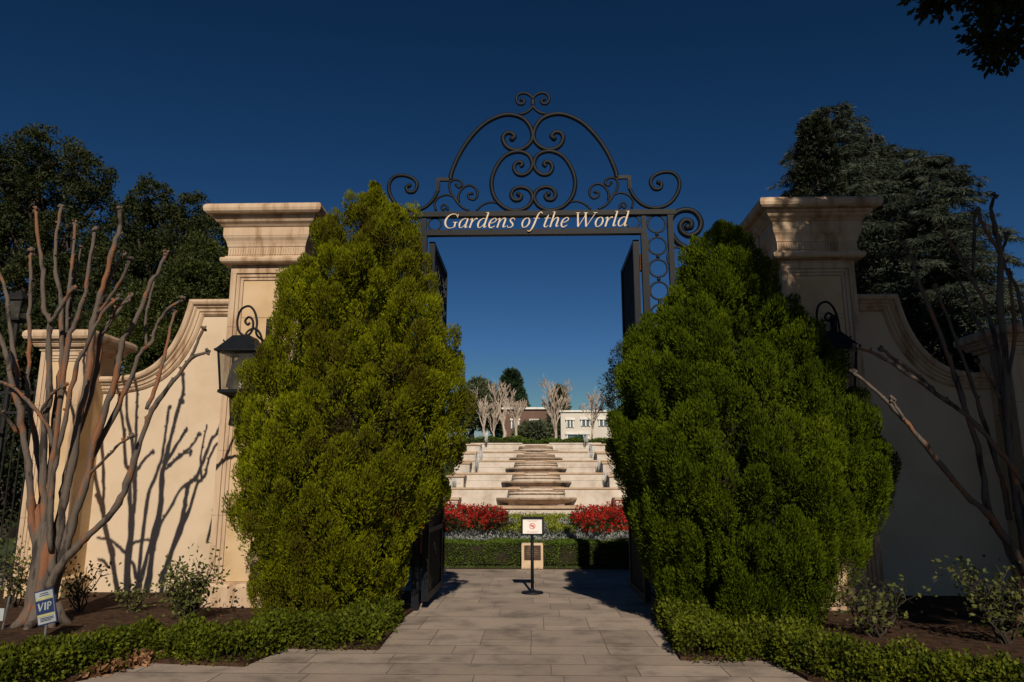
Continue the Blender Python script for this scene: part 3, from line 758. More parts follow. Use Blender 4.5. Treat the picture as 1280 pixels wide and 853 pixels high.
# =================================================================== CYPRESSES
def cypress(label, tab, Yc, mat, seed, npl=400, depth=0.16, core=0.58):
    global rng
    rng = np.random.default_rng(seed)
    rows = []
    for v, xl, xr in tab:
        a, b_ = P(xl, v, Yc), P(xr, v, Yc); rows.append((a[2], (a[0] + b_[0]) / 2, max(0.02, (b_[0] - a[0]) / 2 - 0.11)))
    rows.sort(); R_ = np.array(rows)
    zc = R_[:, 0]
    def prof(z): return np.interp(z, zc, R_[:, 1]), np.interp(z, zc, R_[:, 2])
    z0 = 0.14
    t = thing('cypress', (prof(0.3)[0], Yc, 0), label, 'conifer bush')
    mb = MB(); seg = 20; zs = np.linspace(z0 + 0.1, zc.max() - 0.25, 26); vs = []; fs = []
    for z in zs:
        c, w = prof(z); w = max(0.03, w - core)
        for k in range(seg):
            a = 2 * math.pi * k / seg; vs.append((c + w * math.cos(a), Yc + 0.78 * w * math.sin(a), z))
    for i in range(len(zs) - 1):
        for k in range(seg): fs.append((i * seg + k, i * seg + (k + 1) % seg, (i + 1) * seg + (k + 1) % seg, (i + 1) * seg + k))
    fs.append(tuple(range(seg - 1, -1, -1))); fs.append(tuple((len(zs) - 1) * seg + k for k in range(seg)))
    mb.add(vs, fs); mb.build('inner_twigs', M['core'], t, smooth=True)
    mb = MB(); c0, _ = prof(0.5)
    for k in range(4): limb(mb, (c0 + random.uniform(-.2, .2), Yc + random.uniform(-.1, .1), 0), (c0 + random.uniform(-.5, .5), Yc + random.uniform(-.3, .3), 1.2), 0.07, 0.05)
    mb.build('trunk', M['bark'], t)
    # deep fill, then plumes standing proud of it with dark gaps between
    PS, GS = [], []
    for (cnt, m_, rlo, rhi, dlo, dhi, st) in ((900, 60, 0.10, 0.17, 0.42, 0.70, 0.4), (npl, 800, 0.13, 0.29, -0.09, depth, 0.85), (420, 120, 0.05, 0.11, 0.0, 0.22, 0.85)):
        zz = rng.uniform(z0, zc.max() - 0.02, cnt * 6); c, w = prof(zz)
        keep = rng.uniform(0, 1, len(zz)) < (w + 0.12) / (w.max() + 0.12); zz, c, w = zz[keep][:cnt], c[keep][:cnt], w[keep][:cnt]
        th = rng.uniform(0, 2 * np.pi, len(zz))
        r = rlo + (rhi - rlo) * rng.uniform(0, 1, len(zz)) ** 1.3; r = np.minimum(r, w * 0.55 + 0.05)
        lump = 1 + 0.05 * np.sin(3 * th + zz * 2.1 + seed) + 0.04 * np.sin(5 * th - zz * 3.7)
        q = np.maximum(0.0, w * lump - r * 0.8 - rng.uniform(dlo, dhi, len(zz)))
        cent = np.stack([c + q * np.cos(th), Yc + 0.8 * q * np.sin(th), zz - r * 0.4], 1)
        out = unit(np.stack([np.cos(th), np.sin(th) / 0.8, 0.25 + 0 * th], 1))
        ax = unit(out * 0.55 + np.array([0, 0, 0.9]) + rdir(len(zz)) * 0.25)
        pos, g = clumps(cent, ax, r, m_, 0.8, 0.62)
        cc, aa = np.repeat(cent, m_, 0), np.repeat(ax, m_, 0); dd = pos - cc; al = (dd * aa).sum(1, keepdims=True)
        pos = pos + aa * al * st - (dd - aa * al) * 0.22       # stretched along the plume, narrower across
        PS.append(pos); GS.append(g)
    pos, g = np.vstack(PS), np.vstack(GS)
    # long tips standing proud here and there
    pos[:, 2] = np.maximum(pos[:, 2], 0.05)
    n = len(pos)
    leaves('foliage', pos, g, rdir(n), rng.uniform(0.024, 0.062, n), rng.uniform(0.009, 0.018, n), mat, t)
    # fans inside, so gaps show twiggy dark green rather than a skin
    k = n // 12; zz = rng.uniform(z0, zc.max() - 0.1, k); c, w = prof(zz); th = rng.uniform(0, 2 * np.pi, k); q = np.maximum(0, w - core + 0.05) * rng.uniform(0.9, 1.0, k)
    pos = np.stack([c + q * np.cos(th), Yc + 0.8 * q * np.sin(th), zz], 1); g = unit(np.stack([np.cos(th), np.sin(th), 0.8 + 0 * th], 1) + rdir(k) * 0.5)
    leaves('inner_foliage', pos, g, rdir(k), rng.uniform(0.06, 0.12, k), rng.uniform(0.025, 0.045, k), mat, t)
    return t
TL = [(226, 466, 471), (240, 459, 480), (255, 446, 494), (268, 428, 505), (290, 400, 522), (320, 380, 535), (350, 362, 545), (390, 342, 560), (420, 332, 573), (450, 323, 579), (480, 316, 585), (510, 307, 591), (540, 298, 590), (570, 291, 581), (600, 287, 569), (630, 284, 553), (660, 286, 541), (690, 297, 529), (720, 308, 518), (750, 320, 505), (778, 338, 480)]
TR = [(282, 899, 911), (292, 886, 920), (306, 870, 934), (330, 852, 953), (360, 838, 972), (390, 820, 992), (420, 800, 1014), (450, 782, 1034), (480, 768, 1052), (510, 760, 1068), (540, 757, 1087), (570, 757, 1106), (600, 765, 1120), (620, 770, 1113), (640, 778, 1095), (670, 785, 1090), (700, 800, 1074), (730, 818, 1058), (760, 840, 1044), (788, 872, 1018)]
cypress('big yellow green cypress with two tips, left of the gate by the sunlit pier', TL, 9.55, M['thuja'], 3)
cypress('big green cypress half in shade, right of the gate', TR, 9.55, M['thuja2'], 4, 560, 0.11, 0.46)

# =================================================================== BARE POLLARDED TREES
def pollard(label, base, trunk, branches, Y, seed):
    rr = random.Random(seed); b0 = P(*base, Y); t = thing('bare_tree', (b0[0], Y, 0), label, 'bare tree', 'bare pollarded trees before the walls')
    s = P(0, 500, Y)[1] / F * 1.03
    mb = MB()
    for path, r in trunk:
        c = cr([P(u, v, Y + dy) for u, v, dy in path], 5); n = len(c)
        c[0][2] = min(c[0][2], 0.0)
        mb.tube(c, [s * 0.8 * (r[0] + (r[1] * 0.8 - r[0]) * (i / (n - 1)) ** 0.7) for i in range(n)], 12)
    for k in range(7):
        a = 2 * math.pi * k / 7 + 0.3; mb.tube([(b0[0] + 0.1 * math.cos(a), Y + 0.1 * math.sin(a), 0.26), (b0[0] + 0.2 * math.cos(a), Y + 0.2 * math.sin(a), 0.09), (b0[0] + 0.33 * math.cos(a), Y + 0.33 * math.sin(a), 0.01)], [0.09, 0.07, 0.03], 7)
    mb.build('trunk', M['bark'], t, smooth=True)
    for path, r0, r1, d0, d1, knob in branches:
        n0 = len(path); pts = [P(u, v, Y + d0 + (d1 - d0) * i / max(1, n0 - 1)) for i, (u, v) in enumerate(path)]
        c = cr(pts, 4); n = len(c)
        for i in range(1, n - 1): c[i] = c[i] + np.array([rr.gauss(0, .004), rr.gauss(0, .008), rr.gauss(0, .004)])
        mb = MB(); mb.tube(c, [s * 0.57 * (r0 + (r1 - r0) * i / (n - 1)) * rr.uniform(0.84, 1.2) for i in range(n)], 8)
        for i in range(3, n - 1):
            if rr.random() < 0.34:   # short pruned stubs
                d = Vector((rr.uniform(-1, 1), rr.uniform(-.6, .6), rr.uniform(0, 1))).normalized() * s * rr.uniform(2.5, 5)
                mb.tube([c[i], Vector(c[i]) + d], [s * r1 * 0.55, s * r1 * 0.4], 6)
        if knob:
            for k in range(8):
                q = c[-1] + np.array([rr.uniform(-1, 1), rr.uniform(-1, 1), rr.uniform(-1.2, 1.2)]) * s * 2.6; mb.ball(q, s * rr.uniform(1.3, 2.6), 6, 0.35)
        mb.build('branch', M['bark'], t, smooth=True)
    return t
LTR = [([(46, 800, 0), (46, 760, 0), (52, 725, 0), (58, 690, 0.0), (60, 655, 0)], (19, 13)),
       ([(42, 795, -.05), (42, 750, -.05), (47, 710, -.05), (50, 670, -.02), (44, 632, 0)], (14, 9)),
       ([(58, 790, .05), (62, 750, .05), (72, 712, .05), (82, 682, .05), (90, 650, .05)], (13, 8))]
LBR = [
 ([(50, 730), (47, 690), (40, 650), (38, 610), (34, 570), (27, 530), (25, 510), (16, 484), (7, 442), (-4, 416)], 9, 5.0, 0, -.3, 0),
 ([(27, 520), (22, 485), (21, 463), (14, 423), (10, 383), (6, 360), (-3, 335)], 6, 3.2, -.1, .2, 1),
 ([(22, 542), (10, 525), (0, 512), (-14, 500)], 4, 3, -.1, -.5, 0),
 ([(60, 720), (60, 690), (57, 655), (54, 610), (54, 559), (57, 522), (62, 491), (61, 440), (62, 402), (55, 385), (53, 340), (48, 300), (45, 262)], 9.5, 3.6, 0, -.1, 1),
 ([(62, 404), (74, 388), (84, 370), (92, 360)], 4.5, 3.6, -.1, -.2, 1),
 ([(48, 720), (52, 680), (52, 630), (50, 590), (42, 540), (34, 491), (36, 454), (37, 407), (38, 360), (38, 330), (39, 314)], 7, 3, .1, .4, 1),
 ([(58, 715), (62, 670), (62, 620), (64, 570), (70, 510), (76, 460), (77, 430), (76, 375), (70, 340), (70, 300), (77, 258)], 7.5, 3.2, .05, .2, 1),
 ([(76, 480), (81, 440), (84, 400), (88, 350), (91, 320), (93, 279)], 5, 3, .15, .35, 1),
 ([(82, 430), (87, 400), (93, 355), (101, 309)], 4.5, 2.8, .2, .5, 1),
 ([(66, 720), (64, 680), (63, 640), (64, 600), (70, 545), (78, 478), (86, 425), (97, 397), (107, 365), (112, 330), (118, 286)], 8, 3.4, -.05, -.25, 1),
 ([(62, 730), (70, 690), (77, 640), (90, 580), (98, 525), (111, 465), (115, 412), (122, 385), (131, 350), (141, 315), (150, 285), (150, 262)], 10, 4, .02, 0, 1),
 ([(124, 382), (132, 360), (142, 338), (155, 317)], 4.2, 3, 0, .2, 1),
 ([(122, 392), (140, 370), (155, 346), (163, 322)], 4.5, 3.2, -.05, -.3, 1),
 ([(118, 296), (114, 330)], 2.5, 3, -.2, -.2, 0),
 ([(70, 700), (76, 650), (80, 605), (90, 565), (104, 522), (121, 462), (126, 421), (136, 405), (150, 386), (163, 369)], 7, 4, .1, .3, 1),
 ([(128, 418), (140, 400), (146, 385), (160, 377)], 3.6, 3, .2, .0, 1),
 ([(66, 735), (80, 690), (94, 642), (108, 600), (118, 552), (135, 503), (146, 470), (150, 440), (156, 420), (167, 408), (180, 376), (190, 351), (198, 340), (208, 316)], 9, 3.6, .05, -.1, 1),
 ([(112, 580), (120, 562), (141, 521), (164, 472), (175, 441), (188, 430), (195, 411), (206, 391), (229, 374)], 6.5, 3, .1, .3, 1),
 ([(183, 436), (182, 400), (187, 375), (192, 352)], 3.0, 2.4, .2, .2, 0),
 ([(183, 512), (196, 480), (207, 440), (213, 410), (219, 389)], 4, 2.8, 0, .35, 1),
 ([(62, 735), (74, 710), (92, 688), (112, 668), (140, 641), (155, 615), (168, 575), (183, 530), (193, 508), (216, 478), (240, 448), (259, 440)], 9, 3.4, -.05, -.35, 1),
 ([(238, 450), (246, 428), (255, 411)], 3.2, 2.8, -.3, -.3, 1),
 ([(106, 598), (130, 575), (150, 555), (165, 546)], 3.2, 2.2, .05, -.4, 1),
 ([(64, 690), (63, 640), (66, 600), (74, 560), (84, 512), (94, 463), (110, 428), (128, 392), (150, 372)], 6, 3.4, -.1, -.5, 1),
 ([(48, 520), (60, 500), (70, 488), (82, 482)], 3.4, 2.8, -.1, -.35, 1),
 ([(66, 560), (58, 530), (40, 508), (18, 485), (0, 478), (-12, 470)], 4.5, 2.8, -.1, -.45, 0),
]
pollard('sunlit bare pollarded tree with peeling orange bark in front of the left wall', (50, 795), LTR, LBR, 9.2, 2)
RTR = [([(1300, 800, 0), (1298, 760, 0), (1290, 715, 0), (1282, 670, 0)], (20, 12)), ([(1306, 800, 0), (1312, 750, 0), (1325, 690, 0)], (16, 10)), ([(1295, 800, .05), (1284, 750, .05), (1268, 705, .05)], (13, 8))]
RBR = [
 ([(1284, 690), (1275, 640), (1262, 559), (1257, 447), (1249, 385), (1251, 327), (1245, 292), (1239, 261), (1244, 245)], 9, 3.4, 0, 0, 1),
 ([(1249, 315), (1232, 288), (1221, 264)], 4.5, 3.6, 0, -.1, 1),
 ([(1251, 318), (1258, 300), (1259, 291)], 3.6, 3.2, 0, .1, 1),
 ([(1216, 345), (1217, 300), (1219, 268)], 3.2, 3.2, .2, .2, 1),
 ([(1284, 700), (1274, 650), (1266, 600), (1256, 500), (1245, 431), (1233, 385), (1210, 338), (1192, 310), (1179, 288)], 6.5, 3, .1, .3, 1),
 ([(1258, 480), (1268, 420), (1262, 350), (1253, 322)], 4.5, 3, .1, .1, 0),
 ([(1295, 720), (1293, 660), (1290, 600), (1285, 450), (1276, 377), (1262, 340)], 6, 3, -.1, .1, 1),
 ([(1280, 722), (1250, 665), (1236, 640), (1222, 559), (1206, 509), (1191, 462), (1175, 416), (1152, 362), (1140, 325), (1129, 303)], 7.5, 3, .05, .2, 1),
 ([(1296, 720), (1295, 670), (1290, 630), (1270, 592), (1222, 532), (1183, 501), (1144, 474), (1104, 447), (1070, 434)], 6.5, 3.0, -.1, -.5, 1),
 ([(1168, 490), (1150, 472), (1122, 452), (1102, 437)], 3.6, 3.4, -.3, -.5, 1),
 ([(1290, 740), (1277, 704), (1241, 649), (1204, 616), (1158, 557), (1129, 524), (1106, 499), (1067, 466)], 7.5, 3.2, 0, -.4, 1),
 ([(1131, 526), (1124, 515), (1114, 500)], 3.4, 3.0, -.3, -.35, 1),
 ([(1250, 500), (1241, 480), (1231, 463), (1221, 452)], 3, 2.6, -.3, -.6, 1),
 ([(1262, 650), (1256, 615), (1246, 580), (1228, 520), (1214, 478), (1195, 424), (1180, 385), (1168, 358)], 5, 2.8, .15, .4, 1),
 ([(1270, 640), (1262, 580), (1253, 520), (1238, 440), (1218, 393), (1204, 362), (1195, 342)], 4.5, 2.8, .1, .4, 1),
 ([(1318, 700), (1300, 560), (1288, 470), (1284, 400)], 7, 3.2, 0, .1, 1),
]
pollard('bare pollarded tree in deep shade at the right edge before the dark wall', (1300, 800), RTR, RBR, 8.9, 7)

# =================================================================== LOW HEDGES
def hedge(name, label, path, width, h, mat, dens=5800, L=0.038, Wd=0.025, lumps=0.035, cat='hedge', core=True, seed=1):
    global rng
    rng = np.random.default_rng(seed)
    p = np.array([(q[0], q[1]) for q in path]); seg = np.linalg.norm(np.diff(p, axis=0), axis=1); tot = seg.sum(); cum = np.concatenate([[0], np.cumsum(seg)])
    def at(s):
        x = np.interp(s, cum, p[:, 0]); y = np.interp(s, cum, p[:, 1]); e = 0.12
        tx = np.interp(s + e, cum, p[:, 0]) - np.interp(s - e, cum, p[:, 0]); ty = np.interp(s + e, cum, p[:, 1]) - np.interp(s - e, cum, p[:, 1])
        t_ = unit(np.stack([tx, ty], -1)); return x, y, -t_[..., 1], t_[..., 0]
    mid = p[len(p) // 2]; t = thing(name, (mid[0], mid[1], 0), label, cat)
    area = tot * (width + 2 * h); n = int(area * dens)
    s = rng.uniform(0, tot, n); x, y, nx, ny = at(s)
    per = rng.uniform(-1, 1, n); a = width / 2
    # sides and top of a soft edged box section
    fside = h * 2 / (2 * h + width); side = rng.uniform(0, 1, n) < fside
    zq = np.where(side, rng.uniform(0.0, 1.0, n), 1.0); oq = np.where(side, np.sign(per), per)
    lump = 1 + lumps / 0.035 * (0.07 * np.sin(s * 9.3 + 2 * oq) + 0.07 * np.sin(s * 4.1 - 3 * oq + 1.7) + 0.06 * np.sin(s * 17.7 + 5 * zq) + 0.05 * rng.normal(size=n))
    rnd = 1 - 0.16 * (np.abs(oq) ** 4) * (zq ** 4)
    depth = 1.02 - 0.55 * rng.uniform(0, 1, n) ** 2.2
    endf = np.clip(np.minimum(s, tot - s) / 0.10, 0.4, 1)
    off = oq * a * lump * rnd * np.where(side, depth, 1) * endf; z = 0.02 + zq * h * lump * rnd * np.where(side, 1, depth) * (0.8 + 0.2 * endf)
    pos = np.stack([x + nx * off, y + ny * off, z], 1)
    pos += rng.normal(size=(n, 3)) * np.array([0.014, 0.014, 0.010])
    so = np.where(side, np.sign(oq), 0.3 * oq); up_ = np.where(side, 0.35, 1.0)
    out = unit(np.stack([nx * so, ny * so, up_], 1)); g = unit(out * 0.8 + rdir(n) * 0.8)
    leaves('foliage', pos, g, rdir(n) + out * 0.4, rng.uniform(0.7, 1.3, n) * L, rng.uniform(0.7, 1.3, n) * Wd, mat, t, belly=0.5)
    if core:
        mb = MB(); ss = np.linspace(0.05, tot - 0.05, max(3, int(tot / 0.12))); vs = []; fs = []; k = 9
        for q in ss:
            x, y, nx, ny = at(np.array(q))
            for j in range(k):
                aa = math.pi * j / (k - 1); c_, s_ = math.cos(aa), math.sin(aa); c_ = math.copysign(abs(c_) ** .5, c_); vs.append((x + nx * c_ * a * .5, y + ny * c_ * a * .5, 0.0 + h * .6 * s_ ** .5))
        for i in range(len(ss) - 1):
            for j in range(k - 1): fs.append((i * k + j, i * k + j + 1, (i + 1) * k + j + 1, (i + 1) * k + j))
        fs.append(tuple(range(k))); fs.append(tuple((len(ss) - 1) * k + j for j in range(k)))
        mb.add(vs, fs); mb.build('inner_twigs', M['core'], t)
    return t
def inset(edge, d):
    p = np.array([(q[0], q[1]) for q in edge]); out = []
    for i in range(len(p)):
        a = p[max(i - 1, 0)]; b_ = p[min(i + 1, len(p) - 1)]; t_ = (b_ - a) / np.linalg.norm(b_ - a); out.append(p[i] + np.array([-t_[1], t_[0]]) * d)
    return out
hl = inset(EDGE_L, 0.30); hl[-1] = np.array([EDGE_L[-1][0] - 0.28, EDGE_L[-1][1]])
hedge('low_hedge', 'low sunlit box hedge edging the left planting bed', hl, 0.44, 0.25, M['box'], seed=21, lumps=0.06, core=False)
hr = inset(EDGE_R, 0.30)
hedge('low_hedge', 'low box hedge edging the right planting bed, partly in shade', hr, 0.46, 0.26, M['box'], seed=22, lumps=0.06, core=False)

# rose bushes ---------------------------------------------------------------
def rose(label, u, v, spread, h, nst, nlf, seed):
    global rng
    rng = np.random.default_rng(seed); rr = random.Random(seed)
    b0 = G(u, v, 0.03); t = thing('rose_bush', b0, label, 'shrub', 'rose bushes in the planting beds')
    mb = MB(); tips = []
    for k in range(nst):
        a = rr.uniform(0, 6.28); q = rr.uniform(0.35, 1.0) * spread
        e = Vector((b0[0] + q * math.cos(a), b0[1] + 0.6 * q * math.sin(a), b0[2] + h * rr.uniform(0.6, 1.05)))
        pts = limb(mb, (b0[0] + rr.uniform(-.05, .05), b0[1] + rr.uniform(-.05, .05), 0.0), e, 0.013, 0.005, 5, 0.25, 6)
        for q_ in pts[2:]:
            tips.append(q_)
            for _ in range(2):
                d = Vector((rr.uniform(-1, 1), rr.uniform(-1, 1), rr.uniform(0.0, 1))).normalized() * rr.uniform(0.08, 0.2) * (spread / 0.4); mb.tube([q_, q_ + d], [0.005, 0.003], 5); tips.append(q_ + d)
    mb.build('stem', M['bark_dark'], t)
    nlf = int(nlf * 1.7); tp_ = np.array([tuple(q) for q in tips]); i = rng.integers(0, len(tp_), nlf)
    pos = tp_[i] + rng.normal(size=(nlf, 3)) * 0.06; g = unit(rdir(nlf) + np.array([0, 0, 0.1]))
    leaves('foliage', pos, g, rdir(nlf) + np.array([0, -0.4, 0.8]), rng.uniform(0.035, 0.075, nlf), rng.uniform(0.026, 0.046, nlf), M['rose'], t, belly=0.5)
rose('bushy rose shrub with yellow green leaves below the left pier', 232, 778, 0.44, 0.62, 13, 650, 31)
rose('small leafy rose shrub at the foot of the tree shadows on the wall', 165, 765, 0.24, 0.3, 6, 130, 32)
rose('thin dark rose shrub between the sunlit bare tree and the wall', 100, 764, 0.34, 0.52, 7, 150, 33)
rose('sparse rose shrub in front of the low left pier', 18, 760, 0.42, 0.74, 9, 260, 34)
rose('leggy rose shrub with pale leaves beside the right cypress', 1095, 797, 0.44, 0.55, 8, 300, 35)
rose('rose shrub in shade at the right edge of the bed', 1255, 805, 0.45, 0.7, 9, 330, 36)

# lawn sign ------------------------------------------------------------------
def lawn_sign():
    c = P(57, 759, 8.35); x, y, z = c; t = thing('lawn_sign', (x, y, 0), 'small blue and white plastic lawn sign on a stake in front of the bare tree', 'sign')
    w, h = 0.135, 0.185; ang = rad(14); R2 = Matrix.Rotation(-ang, 3, 'Y') @ Matrix.Rotation(rad(-14), 3, 'Z')
    def put(mb, nm, mt):
        ctr = Vector((x, y, z)); mb.v = [tuple(ctr + R2 @ Vector(p)) for p in mb.v]; return mb.build(nm, mt, t)
    mb = MB(); mb.box(-w, w, 0, 0.008, -h, h); panel = put(mb, 'panel', M['blue'])
    mb = MB(); mb.box(-w + .014, w - .014, -0.004, -0.001, -h + .014, h - .014); put(mb, 'white_face', M['signwhite'])
    mb = MB(); mb.box(-w + .016, w - .016, -0.008, -0.005, -0.068, 0.078); put(mb, 'blue_band', M['blue'])
    mb = MB(); mb.box(-w + .02, w - .03, -0.008, -0.005, -0.095, -0.07); put(mb, 'yellow_stripe', M['signyellow'])
    mb = MB(); mb.box(-w + .03, w - .02, -0.008, -0.005, 0.082, 0.105); put(mb, 'yellow_stripe', M['signyellow'])
    for q0, q1, zz_ in ((-.06, .07, .125), (-.05, .06, .145), (-.09, .1, -.115), (-.08, .1, -.13), (-.09, .06, -.145)):
        mb = MB(); mb.box(q0, q1, -0.008, -0.005, zz_, zz_ + 0.007); put(mb, 'small_print', M['blue'])
    mb = MB()
    def bar(pts, th):
        p0, p1 = np.array(pts[0]), np.array(pts[1]); d = (p1 - p0) / np.linalg.norm(p1 - p0); n_ = np.array([-d[1], d[0]]) * th / 2
        sh = lambda q: (q[0] + 0.2 * q[1], -0.011, q[1]); a = [sh(p0 + n_), sh(p0 - n_), sh(p1 - n_), sh(p1 + n_)]
        mb.add(a + [(q[0], -0.0085, q[2]) for q in a], [(0, 1, 2, 3), (0, 4, 5, 1), (1, 5, 6, 2), (2, 6, 7, 3), (3, 7, 4, 0)])
    zb0, zt0 = -0.03, 0.05
    bar([(-0.092, zt0), (-0.062, zb0)], 0.02); bar([(-0.062, zb0), (-0.026, zt0)], 0.014)
    bar([(0.005, zb0), (0.005, zt0)], 0.021)
    bar([(0.042, zb0), (0.042, zt0)], 0.019)
    for i in range(7):
        a0, a1 = math.pi / 2 - math.pi * i / 7, math.pi / 2 - math.pi * (i + 1) / 7; q = lambda a: (0.06 + 0.024 * math.cos(a), 0.026 + 0.019 * math.sin(a)); bar([q(a0), q(a1)], 0.013)
    bar([(0.042, 0.045), (0.062, 0.045)], 0.013); bar([(0.042, 0.007), (0.062, 0.007)], 0.013)
    put(mb, 'lettering', M['signwhite'])
    mb = MB(); mb.box(x - 0.012 + .02, x + 0.012 + .02, y + 0.012, y + 0.024, 0.0, z + 0.05); mb.build('stake', M['steel'], t)
lawn_sign()
def tag_stake():
    c = P(3, 768, 8.9); x, y = c[0], c[1]; t = thing('plant_stake', (x, y, 0), 'thin grey metal stake with a white tag in the mulch at the left edge', 'stake')
    mb = MB(); mb.tube([(x + 0.02, y, 0.0), (x + 0.06, y, c[2] + 0.2)], 0.012, 6); mb.build('rod', M['steel'], t)
    mb = MB(); mb.box(x - 0.08, x + 0.035, y - 0.03, y - 0.016, c[2] - 0.07, c[2] + 0.07); mb.build('tag', M['signwhite'], t)
tag_stake()

# sign stand -------------------------------------------------------------
def sign_stand():
    b0 = G(665.5, 742); x, y = b0[0], b0[1]; t = thing('sign_stand', (x, y, 0), 'black pole sign stand with a white notice bearing a red prohibition circle', 'sign')
    mb = MB(); mb.lathe([(0.17, 0.0), (0.178, 0.012), (0.17, 0.028), (0.06, 0.04), (0.035, 0.06), (0.024, 0.08)], x, y, 36); mb.build('base', M['iron'], t, smooth=False)
    zt = ZV(646, y); zb = ZV(669.5, y); hw = 0.185
    mb = MB(); mb.tube([(x, y, 0.05), (x, y, zb)], 0.026, 14); mb.build('post', M['iron'], t, smooth=True)
    mb = MB(); xc = x + 0.005
    mb.box(xc - hw, xc + hw, y - 0.012, y + 0.02, zb, zt); fr = mb.build('frame', M['iron'], t)
    mb = MB(); mb.box(xc - hw, xc - hw + .028, y - 0.03, y - 0.0125, zb, zt); mb.box(xc + hw - .028, xc + hw, y - 0.03, y - 0.0125, zb, zt); mb.box(xc - hw + .028, xc + hw - .028, y - 0.03, y - 0.0125, zb, zb + .026); mb.box(xc - hw + .028, xc + hw - .028, y - 0.03, y - 0.0125, zt - .038, zt); mb.build('frame_lip', M['iron'], t)
    w2 = hw - 0.03; z0, z1 = zb + .028, zt - .04
    mb = MB(); mb.box(xc - w2, xc + w2, y - 0.0165, y - 0.0135, z0, z1); nt_ = mb.build('notice', M['white'], t)
    zc = (z0 + z1) / 2 + 0.006
    mb = MB(); r = 0.05; A = np.linspace(0, 2 * math.pi, 33); vs = []
    for a in A[:-1]:
        for q in (r, r - 0.011): vs.append((xc + q * math.cos(a), y - 0.0185, zc + q * math.sin(a)))
    mb.add(vs, [(2 * i, 2 * i + 1, (2 * i + 3) % 64, (2 * i + 2) % 64) for i in range(32)])
    d = 0.0075
    q = r - 0.008; cs = math.sqrt(.5)
    mb.add([(xc - q * cs - d * cs, y - 0.0195, zc + q * cs - d * cs), (xc - q * cs + d * cs, y - 0.0195, zc + q * cs + d * cs), (xc + q * cs + d * cs, y - 0.0195, zc - q * cs + d * cs), (xc + q * cs - d * cs, y - 0.0195, zc - q * cs - d * cs)], [(0, 1, 2, 3)])
    mb.build('prohibition_circle', M['redink'], nt_)
    mb = MB(); mb.box(xc - 0.028, xc + 0.022, y - 0.0178, y - 0.0168, zc - 0.012, zc + 0.016); mb.box(xc + 0.0225, xc + 0.032, y - 0.0178, y - 0.0168, zc - 0.006, zc + 0.010); mb.build('pictogram', M['redink'], nt_)
    for k, (zz_, ww) in enumerate(((z1 - 0.022, 0.09), (z1 - 0.038, 0.075), (z0 + 0.036, 0.105), (z0 + 0.024, 0.07), (z0 + 0.012, 0.09))):
        mb = MB(); mb.box(xc - ww, xc + ww, y - 0.0178, y - 0.0168, zz_, zz_ + 0.0055); mb.build('small_print', M['pinkink'], nt_)
sign_stand()

# plaque stone --------------------------------------------------------
def plaque():
    a, b_ = G(652, 711.5), G(679, 711.5); x0, x1, y = a[0], b_[0], a[1]; zt = ZV(679.5, y); t = thing('plaque_stone', ((x0 + x1) / 2, y, 0), 'short cream stone marker with a brown bronze plaque in front of the clipped hedge', 'marker')
    mb = MB(); mb.rects([(0, 0), (0, zt - 0.015), (-0.015, zt)], (x0 + x1) / 2, y + 0.12, (x1 - x0) / 2, 0.12); mb.build('stone', M['marker'], t)
    zz0 = ZV(700, y); q0, q1 = XU(655.3, 690, y), XU(676, 690, y)
    mb = MB(); mb.box(q0, q1, y - 0.02, y - 0.001, zz0, zt - 0.04); pq = mb.build('plaque', M['bronze'], t)
    xc = (q0 + q1) / 2
    mb = MB(); mb.ball((xc - 0.06, y - 0.02, zt - 0.075), 0.02, 8)
    for k in range(5):
        ww = (0.10, 0.12, 0.13, 0.11, 0.06)[k]; z = zt - 0.115 - k * 0.038
        x = xc - ww
        rr = random.Random(k)
        while x < xc + ww - 0.01:
            w = rr.uniform(0.012, 0.035); mb.box(x, min(x + w, xc + ww), y - 0.024, y - 0.0205, z, z + 0.013); x += w + 0.008
    mb.build('raised_text', M['bronze_hi'], pq)
    return y
PLY = plaque()

# clipped hedge behind the plaza ------------------------------------------------
def box_hedge(name, label, x0, x1, y0, y1, z0, z1, mat, n, L, Wd, parentless=False, lump=0.02):
    t = thing(name, ((x0 + x1) / 2, (y0 + y1) / 2, z0), label, 'hedge')
    mb = MB(); i = L * 0.8; mb.box(x0 + i, x1 - i, y0 + i, y1 - i, z0, z1 - i); mb.build('inner_twigs', M['core'], t)
    A = np.array([(x1 - x0) * (z1 - z0), (x1 - x0) * (z1 - z0) * .3, (x1 - x0) * (y1 - y0), (y1 - y0) * (z1 - z0), (y1 - y0) * (z1 - z0)]); A = A / A.sum()
    f = rng.choice(5, n, p=A); X = rng.uniform(x0, x1, n); Yv = rng.uniform(y0, y1, n); Zv = rng.uniform(z0, z1, n)
    out = np.zeros((n, 3))
    Yv[f == 0] = y0; out[f == 0] = (0, -1, .2); Yv[f == 1] = y1; out[f == 1] = (0, 1, .2); Zv[f == 2] = z1; out[f == 2] = (0, 0, 1); X[f == 3] = x0; out[f == 3] = (-1, 0, .2); X[f == 4] = x1; out[f == 4] = (1, 0, .2)
    pos = np.stack([X, Yv, Zv], 1); pos += out * (lump * (np.sin(X * 4.3 + Zv * 9) + np.sin(X * 9.1 - Zv * 6 + Yv * 7))[:, None] - rng.uniform(0, L, (n, 1)))
    leaves('foliage', pos, unit(out * .7 + rdir(n) * .8), rdir(n) + out * .5, rng.uniform(.7, 1.3, n) * L, rng.uniform(.7, 1.3, n) * Wd, mat, t, belly=.5)
box_hedge('clipped_hedge', 'long flat topped clipped hedge across the far side of the plaza', -6.5, 6.5, PLY + 0.32, PLY + 1.35, 0.06, 0.50, M['hedge'], 60000, 0.04, 0.024)
